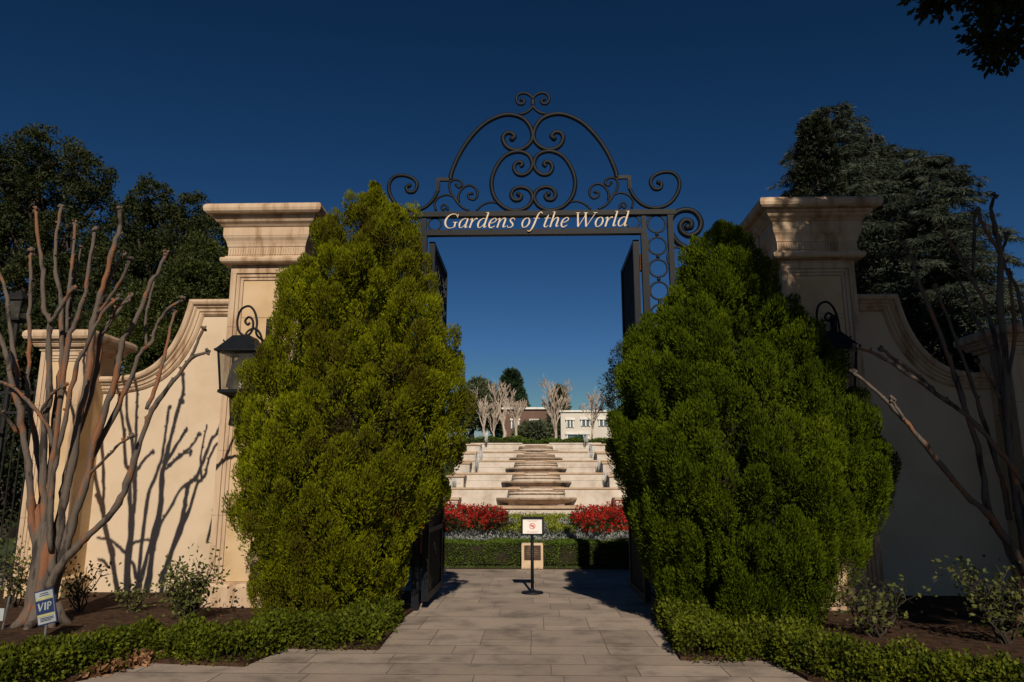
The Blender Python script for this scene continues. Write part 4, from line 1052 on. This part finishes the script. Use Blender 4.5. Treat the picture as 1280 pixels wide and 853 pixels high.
# thin grass strip at its foot
n = 9000; xs = rng.uniform(-6.5, 6.5, n); pos = np.stack([xs, rng.uniform(PLY - 0.02, PLY + 0.36, n), 0 * xs + 0.0], 1)
o = leaves('grass', pos, unit(rdir(n) * .5 + np.array([0, 0, 1])), rdir(n), rng.uniform(.03, .075, n), rng.uniform(.006, .012, n), M['grass']); tag(o, 'thin strip of grass at the foot of the clipped hedge', 'grass', kind='stuff')
mb = MB(); mb.add([(-7, PLY - 0.06, 0.006), (7, PLY - 0.06, 0.006), (7, PLY + 1.6, 0.006), (-7, PLY + 1.6, 0.006)], [(0, 1, 2, 3)]); tag(mb.build('soil', M['mulch']), kind='structure')

# flower bank --------------------------------------------------------------------
BY0, BY1, BZ0, BZ1 = PLY + 1.35, 22.6, 0.40, 0.84
def bank(x, y): return BZ0 + (BZ1 - BZ0) * np.clip((y - BY0) / (BY1 - BY0), 0, 1)
mb = MB(); k = 12
mb.add([(x, y, float(bank(0, y)) - (0 if y < BY1 + .1 else 0)) for y in np.linspace(BY0, BY1, k) for x in (-6.5, 6.5)] + [(-6.5, BY0, 0), (6.5, BY0, 0)], [(2 * i, 2 * i + 1, 2 * i + 3, 2 * i + 2) for i in range(k - 1)] + [(2 * k, 2 * k + 1, 1, 0)])
tag(mb.build('flower_bank', M['mulch']), kind='structure')
def scatter(n, test, h):
    x = rng.uniform(-5.5, 5.5, n); y = rng.uniform(BY0, BY1, n); k = test(x, y); x, y = x[k], y[k]; return np.stack([x, y, bank(x, y) + h(x, y)], 1)
def red_zone(x, y):
    s = np.where(x < 0.08, 1, 1.0); xi = np.where(x < 0, 0.80, 0.86)       # inner edge
    w = np.abs(x) - xi - 0.34 * ((y - 20.2) / 1.8) ** 2; return (w > 0) & (y > 18.55 + 0.12 * np.sin(x * 3)) & (y < 22.3)
def lime_zone(x, y): return (np.abs(x) < 0.95) & (y > 18.75) & (y < 22.4) & ((np.abs(x) > 0.25) | (y > 20.5)) & ~(np.abs(np.abs(x) - 0.95 + 0.28 * np.sin(y * 2.2)) < 0.13)
def silver_zone(x, y): return ~red_zone(x, y) & ~lime_zone(x, y) & ((np.abs(x) < 1.6) | (y < 18.9))
def mound(x, y): return (0.30 + 0.12 * np.clip(np.abs(x) - 1.0, 0, 1)) * np.clip(np.minimum((y - 18.3) / 0.6, (22.4 - y) / 0.5), 0.2, 1) * (1 + 0.12 * np.sin(x * 5 + y * 3))
for side, lab in ((-1, 'left'), (1, 'right')):
    p = scatter(40000, lambda x, y: red_zone(x, y) & (x * side > 0), lambda x, y: mound(x, y) * rng.uniform(0.1, 0.95, len(x))); n = len(p)
    o = leaves('flower_foliage', p, unit(rdir(n) + np.array([0, -.3, .6])), rdir(n), rng.uniform(.05, .1, n), rng.uniform(.03, .05, n), M['flowerleaf']); tag(o, 'dark foliage of the red flower bed on the %s of the bank' % lab, 'flower bed', kind='stuff')
    p = scatter(4600, lambda x, y: red_zone(x, y) & (x * side > 0), lambda x, y: mound(x, y) * rng.uniform(0.75, 1.12, len(x)))
    p = np.repeat(p, 7, 0); n = len(p); d = rdir(n); p = p + d * 0.012
    o = leaves('red_flowers', p, d, rdir(n), rng.uniform(.03, .06, n), rng.uniform(.03, .05, n), M['red'], belly=.6); tag(o, 'mass of red flowers on the %s of the fountain bank' % lab, 'flowers', kind='stuff')
p = scatter(34000, silver_zone, lambda x, y: rng.uniform(0.0, 0.11, len(x))); n = len(p)
o = leaves('silver_plants', p, unit(rdir(n) + np.array([0, -.3, .7])), rdir(n), rng.uniform(.05, .10, n), rng.uniform(.014, .026, n), M['silver']); tag(o, 'silver grey edging plants along the front of the flower bank', 'plants', kind='stuff')
p = scatter(42000, lime_zone, lambda x, y: rng.uniform(0.0, 0.08, len(x))); n = len(p)
o = leaves('lime_groundcover', p, unit(rdir(n) + np.array([0, -.2, .7])), rdir(n), rng.uniform(.05, .09, n), rng.uniform(.025, .04, n), M['lime']); tag(o, 'lime green ground cover in the middle of the flower bank', 'plants', kind='stuff')

# =================================================================== CASCADE FOUNTAIN
CAX = XU(670.5, 600, 24)
fo = thing('cascade_fountain', (CAX, 24, 0), 'stepped limestone cascade fountain with round bowls seen through the gate', 'fountain')
capv = [609, 590.5, 575, 564.0, 553.5]; TY = [24.0, 26.4, 28.8, 31.2, 33.6]
TZ = [ZV(v, y) for v, y in zip(capv, TY)]
hwv = [113, 104, 95, 87, 80]
TW = [abs(XU(670.5 + h, v, y) - CAX) for h, v, y in zip(hwv, capv, TY)]
z_prev = 0.55
for i in range(5):
    y0 = TY[i]; y1 = TY[i + 1] + 0.3 if i < 4 else y0 + 3.0; w = TW[i]; z1 = TZ[i]
    if i < 4: wi = w
    mb = MB(); nb = 6
    mb.box(CAX - w, CAX + w, y0, y1, z_prev - 0.6, z1 - 0.07)
    o = mb.build('tier_wall', M['cascade'], fo)
    # stone courses as slightly proud facing blocks
    mb = MB(); rr = random.Random(i); hgt = z1 - 0.07 - z_prev
    for r_ in range(2):
        x = CAX - w
        while x < CAX + w - 0.05:
            ww = min(rr.uniform(0.5, 0.9), CAX + w - x); mb.box(x + .004, x + ww - .004, y0 - 0.015, y0 - 0.001, z_prev - (0.5 if r_ == 0 else 0) + hgt / 2 * r_ + 0.004, z_prev + hgt / 2 * (r_ + 1) - 0.004); x += ww
    mb.build('facing', M['cascade'], o)
    mb = MB(); cw = abs(XU(652 if i else 643, capv[i], y0) - CAX)
    for sx in (-1, 1):
        xa_, xb_ = sorted((CAX + sx * cw * (0.75 if i < 4 else 0.95), CAX + sx * (w + 0.03)))
        mb.box(xa_, xb_, y0 - 0.045, y0 + 0.28, z1 - 0.068, z1 - 0.012)
    mb.build('tier_cap', M['cascade_cap'] if i < 4 else M['cascade'], fo)
    if i < 4:
        mb = MB(); mb.box(CAX - w + 0.1, CAX + w - 0.1, y0 + 0.285, TY[i + 1] - 0.02, z1 - 0.3, z1 - 0.05); mb.build('pool', M['pool'], fo)
    # side blocks that step up beside each tier
    zb = z_prev + (z1 - z_prev) * 0.62
    for sx in (-1, 1):
        xi, xo = CAX + sx * (w - 0.45), CAX + sx * (w + 0.12)
        xa_, xb_ = sorted((xi, xo)); zt_ = z1 + (TZ[i + 1] - z1 if i < 4 else 0.0) * 0.62 if i < 4 else z1
        mb = MB(); mb.box(xa_, xb_, y0 - 0.9, y0 + 0.02 - 0.04, z_prev - 0.6, z_prev + (z1 - z_prev) * 0.66); bl = mb.build('side_block', M['cascade'], fo)
        mb = MB(); mb.box(xa_ - 0.04, xb_ + 0.04, y0 - 0.95, y0 - 0.075, z_prev + (z1 - z_prev) * 0.66 + 0.001, z_prev + (z1 - z_prev) * 0.66 + 0.06); mb.build('coping', M['cascade_cap'], bl)
    z_prev = z1
# bowls and stepped spillway in the middle
bowl_v = [(622.5, 51), (601.5, 44.5), (584.5, 39), (571.5, 34), (562, 29)]
step_v = [[(616.5, 34), (612.5, 33), (608.5, 32)], [(597, 29), (593.5, 28), (590, 27)], [(580.8, 26), (578, 25), (575.2, 24)], [(569.8, 23), (568, 22.5), (566, 22)], [(559.5, 20.5), (558, 20), (556.6, 20)]]
for i in range(5):
    v, hw = bowl_v[i]; yc = TY[i] + 0.15; r = hw / F * (TY[i] - 0.8) * 1.01; zt_ = ZV(v, yc - r)
    d = 0.17 - 0.018 * i
    mb = MB(); mb.lathe([(r * 0.42, zt_ - d - 0.12), (r * 0.66, zt_ - d - 0.05), (r * 0.86, zt_ - d), (r * 0.97, zt_ - d * 0.45), (r, zt_ - 0.05), (r, zt_ - 0.012), (r * 0.985, zt_), (r * 0.94, zt_), (r * 0.93, zt_ - 0.04)], CAX, yc, 48)
    bo = mb.build('bowl', M['bowl'], fo, smooth=False)
    mb = MB(); mb.lathe([(r * 0.5, zt_ - 0.02), (r * 0.935, zt_ - 0.018)], CAX, yc, 40); mb.build('bowl_water', M['pool'], bo)
    for j, (v2, hw2) in enumerate(step_v[i]):
        ys = yc - 0.6 + j * 0.36; rs = hw2 / F * ys * 1.02; z2 = ZV(v2, ys - 0.25)
        mb = MB(); pl = []
        for a in np.linspace(math.pi, 2 * math.pi, 15): pl.append((CAX + rs * math.cos(a), ys + 0.35 * math.sin(a)))
        pl += [(CAX + rs, ys + 1.7), (CAX - rs, ys + 1.7)]
        m = len(pl); zlow = zt_ - 0.3
        mb.add([(x, y, zlow) for x, y in pl] + [(x, y, z2 - 0.035) for x, y in pl], [tuple(range(m, 2 * m))] + [(q, (q + 1) % m, (q + 1) % m + m, q + m) for q in range(m)])
        st = mb.build('spill_step', M['wetstep'], fo)
        mb = MB(); pl2 = [(CAX + (x - CAX) * 1.03, y - 0.03 if y < ys else y) for x, y in pl]
        mb.add([(x, y, z2 - 0.034) for x, y in pl2] + [(x, y, z2) for x, y in pl2], [tuple(range(m, 2 * m)), tuple(range(m - 1, -1, -1))] + [(q, (q + 1) % m, (q + 1) % m + m, q + m) for q in range(m)])
        mb.build('step_lip', M['bowl'], st)
# front basin wall
zt_ = ZV(632.5, 22.75); zb = ZV(641, 22.7)
hw = abs(XU(724, 635, 22.7) - CAX)
mb = MB(); mb.box(CAX - hw + 0.05, CAX + hw - 0.05, 22.75, 23.95, 0.2, zt_ - 0.081); mb.build('basin_wall', M['cascade'], fo)
mb = MB(); mb.box(CAX - hw - 0.05, CAX + hw + 0.05, 22.68, 23.97, zt_ - 0.08, zt_); mb.build('basin_coping', M['cascade_cap'], fo)
# water jets
jets = [(608, 553, 536, 33.3), (600.5, 578, 557, 29.5), (595, 586, 561, 28.5), (583.5, 597, 581, 27.3), (568.5, 609, 596, 25.2), (733, 553, 541, 33.3), (738.5, 573, 552, 29.8), (749, 588, 570, 28.4), (760, 603, 586, 26.0)]
for u, vb, vt, Y in jets:
    a, b_ = P(u, vb, Y), P(u, vt, Y); h = b_[2] - a[2]
    mb = MB()
    for k in range(7):
        ox, oy = random.gauss(0, .035), random.gauss(0, .035); hh = h * random.uniform(0.55, 1.0)
        mb.tube([(a[0] + ox, Y + oy, a[2]), (a[0] + ox * 1.4, Y + oy * 1.4, a[2] + hh * .5), (a[0] + ox * 2.2, Y + oy * 2.2, a[2] + hh)], [0.025, 0.04, 0.012], 6)
    for k in range(16): mb.ball((a[0] + random.gauss(0, .09), Y + random.gauss(0, .09), a[2] + random.uniform(0, 1.05) * h), random.uniform(.008, .018), 5)
    mb.build('water_jet', M['jet'], fo, smooth=True)

# =================================================================== FAR THINGS ON THE TERRACE
TOPZ = TZ[4]
def top_hedge(u0, u1, vt, Y, label):
    x0, x1 = XU(u0, 552, Y), XU(u1, 552, Y); box_hedge('clipped_hedge', label, x0, x1, Y, Y + 0.9, TOPZ - 1.2, ZV(vt, Y), M['hedge'], 9000, 0.09, 0.05, lump=0.05)
top_hedge(570, 655, 547.5, 38.0, 'low clipped hedge on top of the fountain, left of its middle')
top_hedge(649, 697, 550.5, 37.0, 'low clipped hedge at the head of the spillway, in the middle')
top_hedge(690, 775, 549.5, 38.0, 'low clipped hedge on top of the fountain, right of its middle')
def fartree(label, u, vb, vt, Y, spread, seed, mat, dens=3, r0=0.11, name='bare_tree', cat='bare tree'):
    rr = random.Random(seed); b0 = P(u, vb, Y); H = P(u, vt, Y)[2] - b0[2]; t = thing(name, b0, label, cat, 'bare trees on the terrace above the fountain'); mbT, mbB = MB(), MB(); r0 *= 0.75
    sp = spread / F * Y
    def grow(p, d, L, r, depth):
        e = p + d * L; m_ = mbT if depth == 0 else mbB
        mid = p.lerp(e, 0.5) + Vector((rr.gauss(0, .04), rr.gauss(0, .04), 0)) * L
        m_.tube([p, mid, e], [r, r * .85, r * .7], 6)
        if depth >= 5: return
        for k in range(rr.choice([2, 3, 3]) if depth else dens + 1):
            dd = (d + Vector((rr.uniform(-1, 1), rr.uniform(-1, 1), rr.uniform(-.1, .7))) * (0.42 if depth else 0.30 + 0.3 * sp / H)).normalized()
            grow(p.lerp(e, rr.uniform(0.6, 1.0)), dd, L * rr.uniform(.55, .88), max(0.012, r * rr.uniform(.42, .58)), depth + 1)
    grow(Vector(b0) - Vector((0, 0, .3)), Vector((0, 0, 1)), H * 0.34 + .3, r0, 0)
    mbT.build('trunk', mat, t); mbB.build('branch', mat, t)
fartree('pale bare tree partly hidden by the left cypress, leftmost above the fountain', 604, 550, 505, 40, 16, 1, M['bark_pale'], 4)
fartree('tall pale bare tree with a thick trunk before the dark conifer', 629, 549, 494, 41, 15, 2, M['bark_pale'], 4, 0.17)
fartree('pale many branched bare tree right of the dark conifer', 645, 553, 503, 39.5, 16, 3, M['bark_pale'], 5, 0.13)
fartree('dense brownish bare tree before the middle of the far building', 695, 553, 491, 39.5, 22, 4, M['bark_pale'], 6, 0.12)
fartree('thin bare tree before the cream part of the far building', 741, 552, 503, 39.5, 22, 5, M['bark_pale'], 5, 0.09)
fartree('pale bare tree close to the left edge of the fountain top', 617, 550, 512, 40.5, 12, 6, M['bark_pale'], 4, 0.08)

def conifer(label, u, vb, vt, wpx, Y, mat, nl=9000, L=0.5, Wd=0.22, seed=1, name='conifer_tree', power=0.75):
    global rng
    rng = np.random.default_rng(seed); b0 = P(u, vb, Y); H = P(u, vt, Y)[2] - b0[2]; w = wpx / F * Y / 2; t = thing(name, b0, label, 'tree')
    mb = MB(); mb.tube([b0 - np.array([0, 0, 1.5]), b0 + np.array([0, 0, H * .5]), b0 + np.array([0, 0, H * .95])], [w * .12, w * .07, w * .01], 8); mb.build('trunk', M['bark_dark'], t)
    nb = 260; f = rng.uniform(0.06, 1, nb) ** 0.8; th = rng.uniform(0, 6.28, nb); q = w * np.minimum(1, (1.02 - f) / 0.72) ** power * rng.uniform(.75, 1.05, nb)
    cent = np.stack([b0[0] + q * .8 * np.cos(th), b0[1] + q * .8 * np.sin(th), b0[2] + f * H - .1 * q], 1); out = unit(np.stack([np.cos(th), np.sin(th), .2 + 0 * th], 1))
    pos, g = clumps(cent, out, np.maximum(.12 * w, q * .30), nl // nb, .2, .1); n = len(pos)
    leaves('crown', pos, g, rdir(n), rng.uniform(.7, 1.3, n) * L, rng.uniform(.7, 1.3, n) * Wd, mat, t)
conifer('tall dark green conifer behind the bare trees above the fountain', 639, 556, 467, 44, 75, M['far_conifer'], 12000, .62, .3, 3, power=0.6)
conifer('small brownish evergreen behind the dense bare tree', 700, 556, 487, 30, 62, M['olive'], 5000, .5, .2, 5)

def broadleaf(label, trunk_base, trunk_top, lobes, nclump, m, rc, L, Wd, mat, seed, r0=0.3, name='broadleaf_tree', up=0.1, inner=0.5, limbs=True, bark='bark_dark'):
    global rng
    rng = np.random.default_rng(seed); random.seed(seed); t = thing(name, trunk_base, label, 'tree')
    mb = MB(); limb(mb, trunk_base, trunk_top, r0, r0 * .6, 6, .15, 10)
    if limbs:
        for c, r in lobes:
            a = Vector(trunk_base).lerp(Vector(trunk_top), random.uniform(.7, 1)); pts = limb(mb, a, c, r0 * .45, r0 * .15, 6, .2)
            for k in range(4):
                d = rdir(1)[0] * np.array(r) * .8; limb(mb, random.choice(pts[3:]), Vector(np.array(c) + d), r0 * .14, r0 * .03, 4, .2, 5)
    mb.build('trunk', M[bark], t)
    crown('crown', lobes, nclump, m, rc, L, Wd, mat, t, up, inner); return t
def LB(u, v, Y, ru, rv, ry):   # a crown lobe from its picture size
    c = P(u, v, Y); k = Y / F; return (tuple(c), (ru * k, ry, rv * k))
o_ = P(588, 560, 70)
broadleaf('grey green olive like tree at the left of the fountain top', tuple(P(590, 556, 70)), tuple(P(590, 530, 70)), [LB(597, 500, 70, 17, 20, 2.2), LB(607, 510, 70, 9, 22, 2), LB(584, 515, 70, 16, 22, 2)], 260, 40, .6, .4, .16, M['olive'], 12, .3)
broadleaf('dark evergreen shrub between the bare trees before the brown facade', tuple(P(660, 553, 50)), tuple(P(660, 548, 50)), [LB(668, 541, 50, 16, 9, 1), LB(655, 545, 50, 10, 7, 1)], 120, 40, .35, .25, .12, M['olive'], 13, .1, 'evergreen_shrub')
# dark twiggy tree beside the right cypress
broadleaf('dark twiggy evergreen rising just left of the right cypress', tuple(P(800, 560, 37)), tuple(P(795, 480, 37)), [LB(785, 455, 37, 20, 22, .9), LB(778, 495, 37, 20, 26, .9), LB(800, 470, 37, 30, 50, 1.1), LB(764, 478, 37, 9, 10, .4), LB(790, 530, 37, 22, 30, .8), LB(757, 505, 37, 5, 10, .3)], 300, 26, .24, .19, .045, M['dark_conifer'], 14, .16, 'evergreen_tree')

# far building -----------------------------------------------------------
def building():
    Y = 62; t = thing('far_building', tuple(P(710, 556, Y)), 'far building with a brown wing and a cream wing beyond the terrace', 'building')
    gz = 2.5
    zt = ZV(512, Y); mb = MB(); x0, x1 = XU(630, 530, Y), XU(712, 530, Y); mb.box(x0, x1, Y, Y + 14, gz, zt); mb.build('wall', M['brownwall'], t)
    mb = MB(); mb.box(x0 - .2, x1 + .1, Y - .2, Y + 14.2, zt + .002, zt + .16); mb.build('roof', M['whitetrim'], t)
    zt2 = ZV(515.5, Y - 1.5); x2, x3 = XU(701, 530, Y - 1.5), XU(790, 530, Y - 1.5); mb = MB(); mb.box(x2, x3, Y - 1.5, Y + 12, gz, zt2); mb.build('wall', M['creamwall'], t)
    mb = MB(); mb.box(x2 - .15, x3 + .15, Y - 1.65, Y + 12.1, zt2 + .002, zt2 + .14); mb.build('roof', M['whitetrim'], t)
    for (u, v, wpx, hpx, yy) in ((668, 531.5, 9, 10, Y), (668, 547, 9, 7, Y), (644, 531, 9, 10, Y), (690, 531, 8, 10, Y), (712.5, 530, 8, 9, Y - 1.5), (732, 529, 10, 8, Y - 1.5), (754, 529, 10, 8, Y - 1.5), (772, 529, 10, 8, Y - 1.5), (722, 546, 26, 5, Y - 1.5)):
        c = P(u, v, yy); w, h = wpx / F * yy / 2, hpx / F * yy / 2
        mb = MB(); mb.box(c[0] - w, c[0] + w, yy - .06, yy - .003, c[2] - h, c[2] + h); wn = mb.build('window', M['winglass'], t)
        mb = MB(); 
        for q in (-w - .05, w - .05, -.04): mb.box(c[0] + q, c[0] + q + .1, yy - .12, yy - .061, c[2] - h, c[2] + h)
        mb.box(c[0] - w - .12, c[0] + w + .12, yy - .2, yy - .004, c[2] + h + .003, c[2] + h + .16); mb.build('frame', M['whitetrim'], wn)
building()
def umbrella(label, u, vt, vb, wpx, Y):
    c = P(u, vb, Y); w = wpx / F * Y / 2; zt = ZV(vt, Y); t = thing('patio_umbrella', (c[0], Y, TOPZ), label, 'umbrella', 'dark green patio umbrellas above the fountain')
    mb = MB(); mb.lathe([(w, c[2] - .12), (w, c[2]), (w * .5, c[2] + (zt - c[2]) * .62), (.05, zt), (.01, zt + .08)], c[0], Y, 8); mb.build('canopy', M['umbrella'], t)
    mb = MB(); mb.tube([(c[0], Y, TOPZ - .5), (c[0], Y, zt)], .04, 8); mb.build('pole', M['iron_dark'], t)
umbrella('dark green patio umbrella left of the tall dark conifer trunk', 620, 541, 547, 21, 43)
umbrella('dark green patio umbrella before the cream wing of the far building', 724, 544, 550, 27, 43)

# =================================================================== TREES BEHIND THE WALLS
def onG(u, Y): return (XU(u, 400, Y), Y, 0.0)
broadleaf('tallest dark oak behind the wall at the left edge', onG(40, 19), (XU(40, 330, 19), 19, 5.5),
          [LB(62, 200, 19, 34, 26, 1.0), LB(20, 205, 19, 34, 26, 1.0), LB(105, 225, 19, 30, 26, .9), LB(-25, 225, 19, 40, 40, 1.2), LB(60, 250, 19.3, 42, 26, 1.0), LB(5, 262, 19, 40, 30, 1.2), LB(118, 262, 19, 24, 22, .8), LB(88, 300, 19, 34, 26, 1.0), LB(30, 310, 19, 44, 30, 1.2), LB(-40, 310, 19, 50, 50, 1.5), LB(120, 330, 18.6, 30, 34, 1.0), LB(60, 360, 18.6, 60, 36, 1.2), LB(0, 380, 19, 50, 40, 1.2), LB(110, 395, 18.3, 50, 40, 1.2)], 800, 130, .30, .08, .046, M['oak'], 41, .3)
broadleaf('dark oak with two tufts behind the left pier', onG(215, 17.5), (XU(215, 400, 17.5), 17.5, 4.5),
          [LB(188, 252, 17.5, 20, 22, .6), LB(168, 280, 17.5, 18, 22, .6), LB(206, 286, 17.5, 26, 24, .7), LB(244, 268, 17.5, 16, 22, .5), LB(262, 300, 17.5, 20, 26, .6), LB(228, 310, 17.5, 26, 26, .8), LB(160, 320, 17.5, 26, 30, .8), LB(195, 335, 17.5, 34, 30, .9), LB(250, 350, 17.3, 34, 34, .9), LB(205, 390, 17.3, 50, 34, 1), LB(275, 390, 17.3, 30, 40, .8), LB(150, 380, 17.3, 34, 40, .9)], 640, 130, .24, .072, .042, M['oak'], 42, .25)
broadleaf('brighter green shrub tree showing over the dip of the left wall', onG(225, 14.5), (XU(225, 470, 14.5), 14.5, 3.0),
          [LB(235, 385, 14.5, 45, 60, .9), LB(190, 420, 14.5, 40, 55, .8), LB(255, 340, 14.8, 28, 45, .7), LB(150, 450, 14.5, 40, 50, .8), LB(220, 450, 14.3, 60, 45, .8)], 620, 100, .20, .06, .03, M['brightleaf'], 43, .15, 'evergreen_shrub')
broadleaf('dark evergreen behind the iron fence at the left edge', onG(-30, 14), (XU(-30, 500, 14), 14, 2.5),
          [LB(-40, 480, 14, 70, 70, 1), LB(20, 520, 14, 40, 90, .8), LB(60, 430, 14.5, 50, 50, .8), LB(-20, 590, 14, 60, 80, .8), LB(100, 440, 14.6, 40, 40, .7)], 520, 44, .25, .1, .06, M['oak'], 44, .15, 'evergreen_shrub')

def cedar(label, u, vt, Y, spread, seed, nb=230):
    global rng
    rng = np.random.default_rng(seed); rr = random.Random(seed); b0 = np.array(onG(u, Y)); H = ZV(vt, Y); t = thing('cedar_tree', b0, label, 'tree')
    mb = MB(); mb.tube([b0, b0 + np.array([0, 0, H * .5]), b0 + np.array([0, 0, H])], [.35, .2, .02], 10)
    P_, D_ = [], []
    for k in range(nb):
        f = rr.uniform(.12, 1) ; z = H * f; a = rr.uniform(0, 6.28); L = spread * min(1, (1.03 - f) * 1.55) ** .8 * rr.uniform(.55, 1.05) + .25; lift = rr.uniform(0.05, 0.55)
        d = np.array([math.cos(a), math.sin(a), 0]); s = np.linspace(0.0, 1, 9)
        pts = [np.array([b0[0], b0[1], z]) + d * L * q + np.array([0, 0, L * (lift * q - .40 * q * q)]) for q in s]
        mb.tube(pts, [.05 * (1 - .85 * q) * (.4 + L / spread) for q in s], 5)
        m = int(26 + 60 * L / spread)
        for j in range(m):
            q = rr.uniform(.18, 1.02) ; i = min(7, int(q * 8)); p = pts[i] + (pts[i + 1] - pts[i]) * (q * 8 - i); sd = np.array([-d[1], d[0], 0]) * rr.choice([-1, 1])
            ll = L * .28 * (1.15 - q) + .1; e = p + (sd * rr.uniform(.2, 1) + d * .5) * ll; e[2] -= rr.uniform(0, .25) * ll + .02
            kk = 7
            for _ in range(kk):
                w = rr.random(); P_.append(p + (e - p) * w); D_.append((e - p) / max(1e-3, np.linalg.norm(e - p)) * .8 + np.array([rr.gauss(0, .35), rr.gauss(0, .35), -.3 + rr.gauss(0, .3)]))
    mb.build('trunk', M['bark_dark'], t)
    pos = np.array(P_); g = np.array(D_); n = len(pos)
    leaves('crown', pos, g, rdir(n), rng.uniform(.10, .24, n), rng.uniform(.012, .028, n), M['cedar'], t)
cedar('feathery grey green cedar behind the right pier, tallest on that side', 1060, 140, 21, 4.2, 51, 430)
cedar('lower grey green cedar behind the shaded right wall', 1180, 200, 20, 3.8, 52, 380)
cedar('grey green cedar filling the gap between the two tall cedars', 1115, 172, 22.5, 3.8, 55, 380)
cedar('grey green cedar at the far right edge beyond the shaded bare tree', 1310, 380, 19, 3.0, 53, 200)
conifer('dark narrow conifer directly behind the right pier', 1047, 520, 150, 115, 15, M['dark_conifer'], 26000, .11, .032, 54, 'conifer_tree', .5)
broadleaf('dark evergreen mass behind the shaded right wall', onG(1130, 14.2), (XU(1130, 480, 14.2), 14.2, 3),
          [LB(1090, 380, 14.2, 45, 80, .8), LB(1140, 440, 14.2, 60, 60, .8), LB(1200, 470, 14.2, 60, 50, .8), LB(1270, 480, 14.2, 60, 50, .8), LB(1100, 450, 14.2, 50, 60, .8)], 520, 46, .24, .09, .05, M['dark_conifer'], 45, .15, 'evergreen_shrub')

# shade tree over the right side: trunk beside the pavement, crown hanging into the corner of the view
broadleaf('large dark shade tree overhanging the upper right corner of the view', (9.2, 2.2, 0), (8.3, 2.5, 7.0),
          [((8.2, 2.4, 10.2), (4.0, 3.0, 3.3)), ((6.6, 3.0, 8.2), (2.2, 2.0, 1.6)), ((9.2, 3.0, 9.0), (3.0, 2.6, 2.2)), ((6.6, 6.5, 8.2), (1.6, 1.4, 1.3)), ((8.3, 6.0, 8.6), (2.2, 2.0, 1.6)), ((5.35, 7.0, 7.4), (1.05, 0.95, 1.0)), ((6.0, 7.0, 7.3), (0.9, 0.9, 0.9)), ((10.5, 4.5, 8.2), (2.5, 2.5, 2.0)), ((12.5, 3.0, 9.5), (3, 3, 2.6)),
           ((4.35, 3.1, 8.75), (0.75, 0.9, 0.7)), ((4.15, 3.1, 8.2), (0.7, 0.9, 0.65)), ((4.75, 3.1, 7.45), (0.75, 0.9, 0.7)), ((5.3, 3.1, 6.9), (0.6, 0.8, 0.5)), ((3.75, 3.1, 9.3), (0.55, 0.7, 0.5)), ((5.3, 3.1, 8.4), (1.1, 1.1, 1.0)),
           ((6.9, 3.1, 6.7), (1.0, 1.0, 0.6)), ((5.5, 3.1, 5.65), (0.45, 0.6, 0.5)), ((5.55, 3.1, 5.0), (0.42, 0.6, 0.42)), ((6.1, 3.1, 6.4), (0.7, 0.8, 0.6)), ((8.3, 3.0, 6.7), (1.3, 1.2, 0.8)), ((7.4, 0.8, 6.3), (1.7, 1.0, 0.6))],
          3900, 130, .32, .09, .055, M['oak'], 61, .42, inner=0.1)
broadleaf('unseen shade tree added to block light, beside the road, out to the right', (13.0, -3.5, -0.1), (12.6, -4.0, 6.0),
          [((12.2, -4.5, 9.5), (4.2, 4.0, 3.8)), ((14.5, -3, 8), (3.5, 3, 2.5)), ((10.5, -3.5, 8.2), (2.4, 2.5, 2.2))], 900, 60, .5, .2, .12, M['oak'], 62, .4, inner=0.1)  # extra crown out of view, put here to darken the right side

# dead leaves at the foot of the left hedge -----------------------------------------
rng = np.random.default_rng(77)
n = 260; k = rng.uniform(0, 1, n); e0, e1 = G(105, 848), G(195, 826)
pos = np.stack([e0[0] + (e1[0] - e0[0]) * k + rng.normal(size=n) * .05, e0[1] + (e1[1] - e0[1]) * k - .02 + rng.normal(size=n) * .05, rng.uniform(.005, .06, n)], 1)
q = (k > .55) & (k < .9); pos[q, 2] += rng.uniform(0, .07, q.sum())
o = leaves('leaf_litter', pos, unit(rdir(n) + np.array([0, 0, .1])), rdir(n) + np.array([0, 0, 1.2]), rng.uniform(.05, .11, n), rng.uniform(.035, .07, n), M['dead'], belly=.5); tag(o, 'dry brown leaves heaped along the foot of the left box hedge', 'dead leaves', kind='stuff')
n = 420
pos = np.stack([rng.uniform(-9, 8, n), rng.uniform(7.5, 11.8, n), rng.uniform(.037, .05, n)], 1); pos = pos[(np.abs(pos[:, 0]) > 2.4)]; n = len(pos)
o = leaves('fallen_leaves', pos, unit(rdir(n) * np.array([1, 1, .2])), rdir(n) * .3 + np.array([0, 0, 1]), rng.uniform(.03, .06, n), rng.uniform(.02, .035, n), M['dead'], belly=.5); tag(o, 'small fallen leaves scattered over the mulch of both beds', 'dead leaves', kind='stuff')
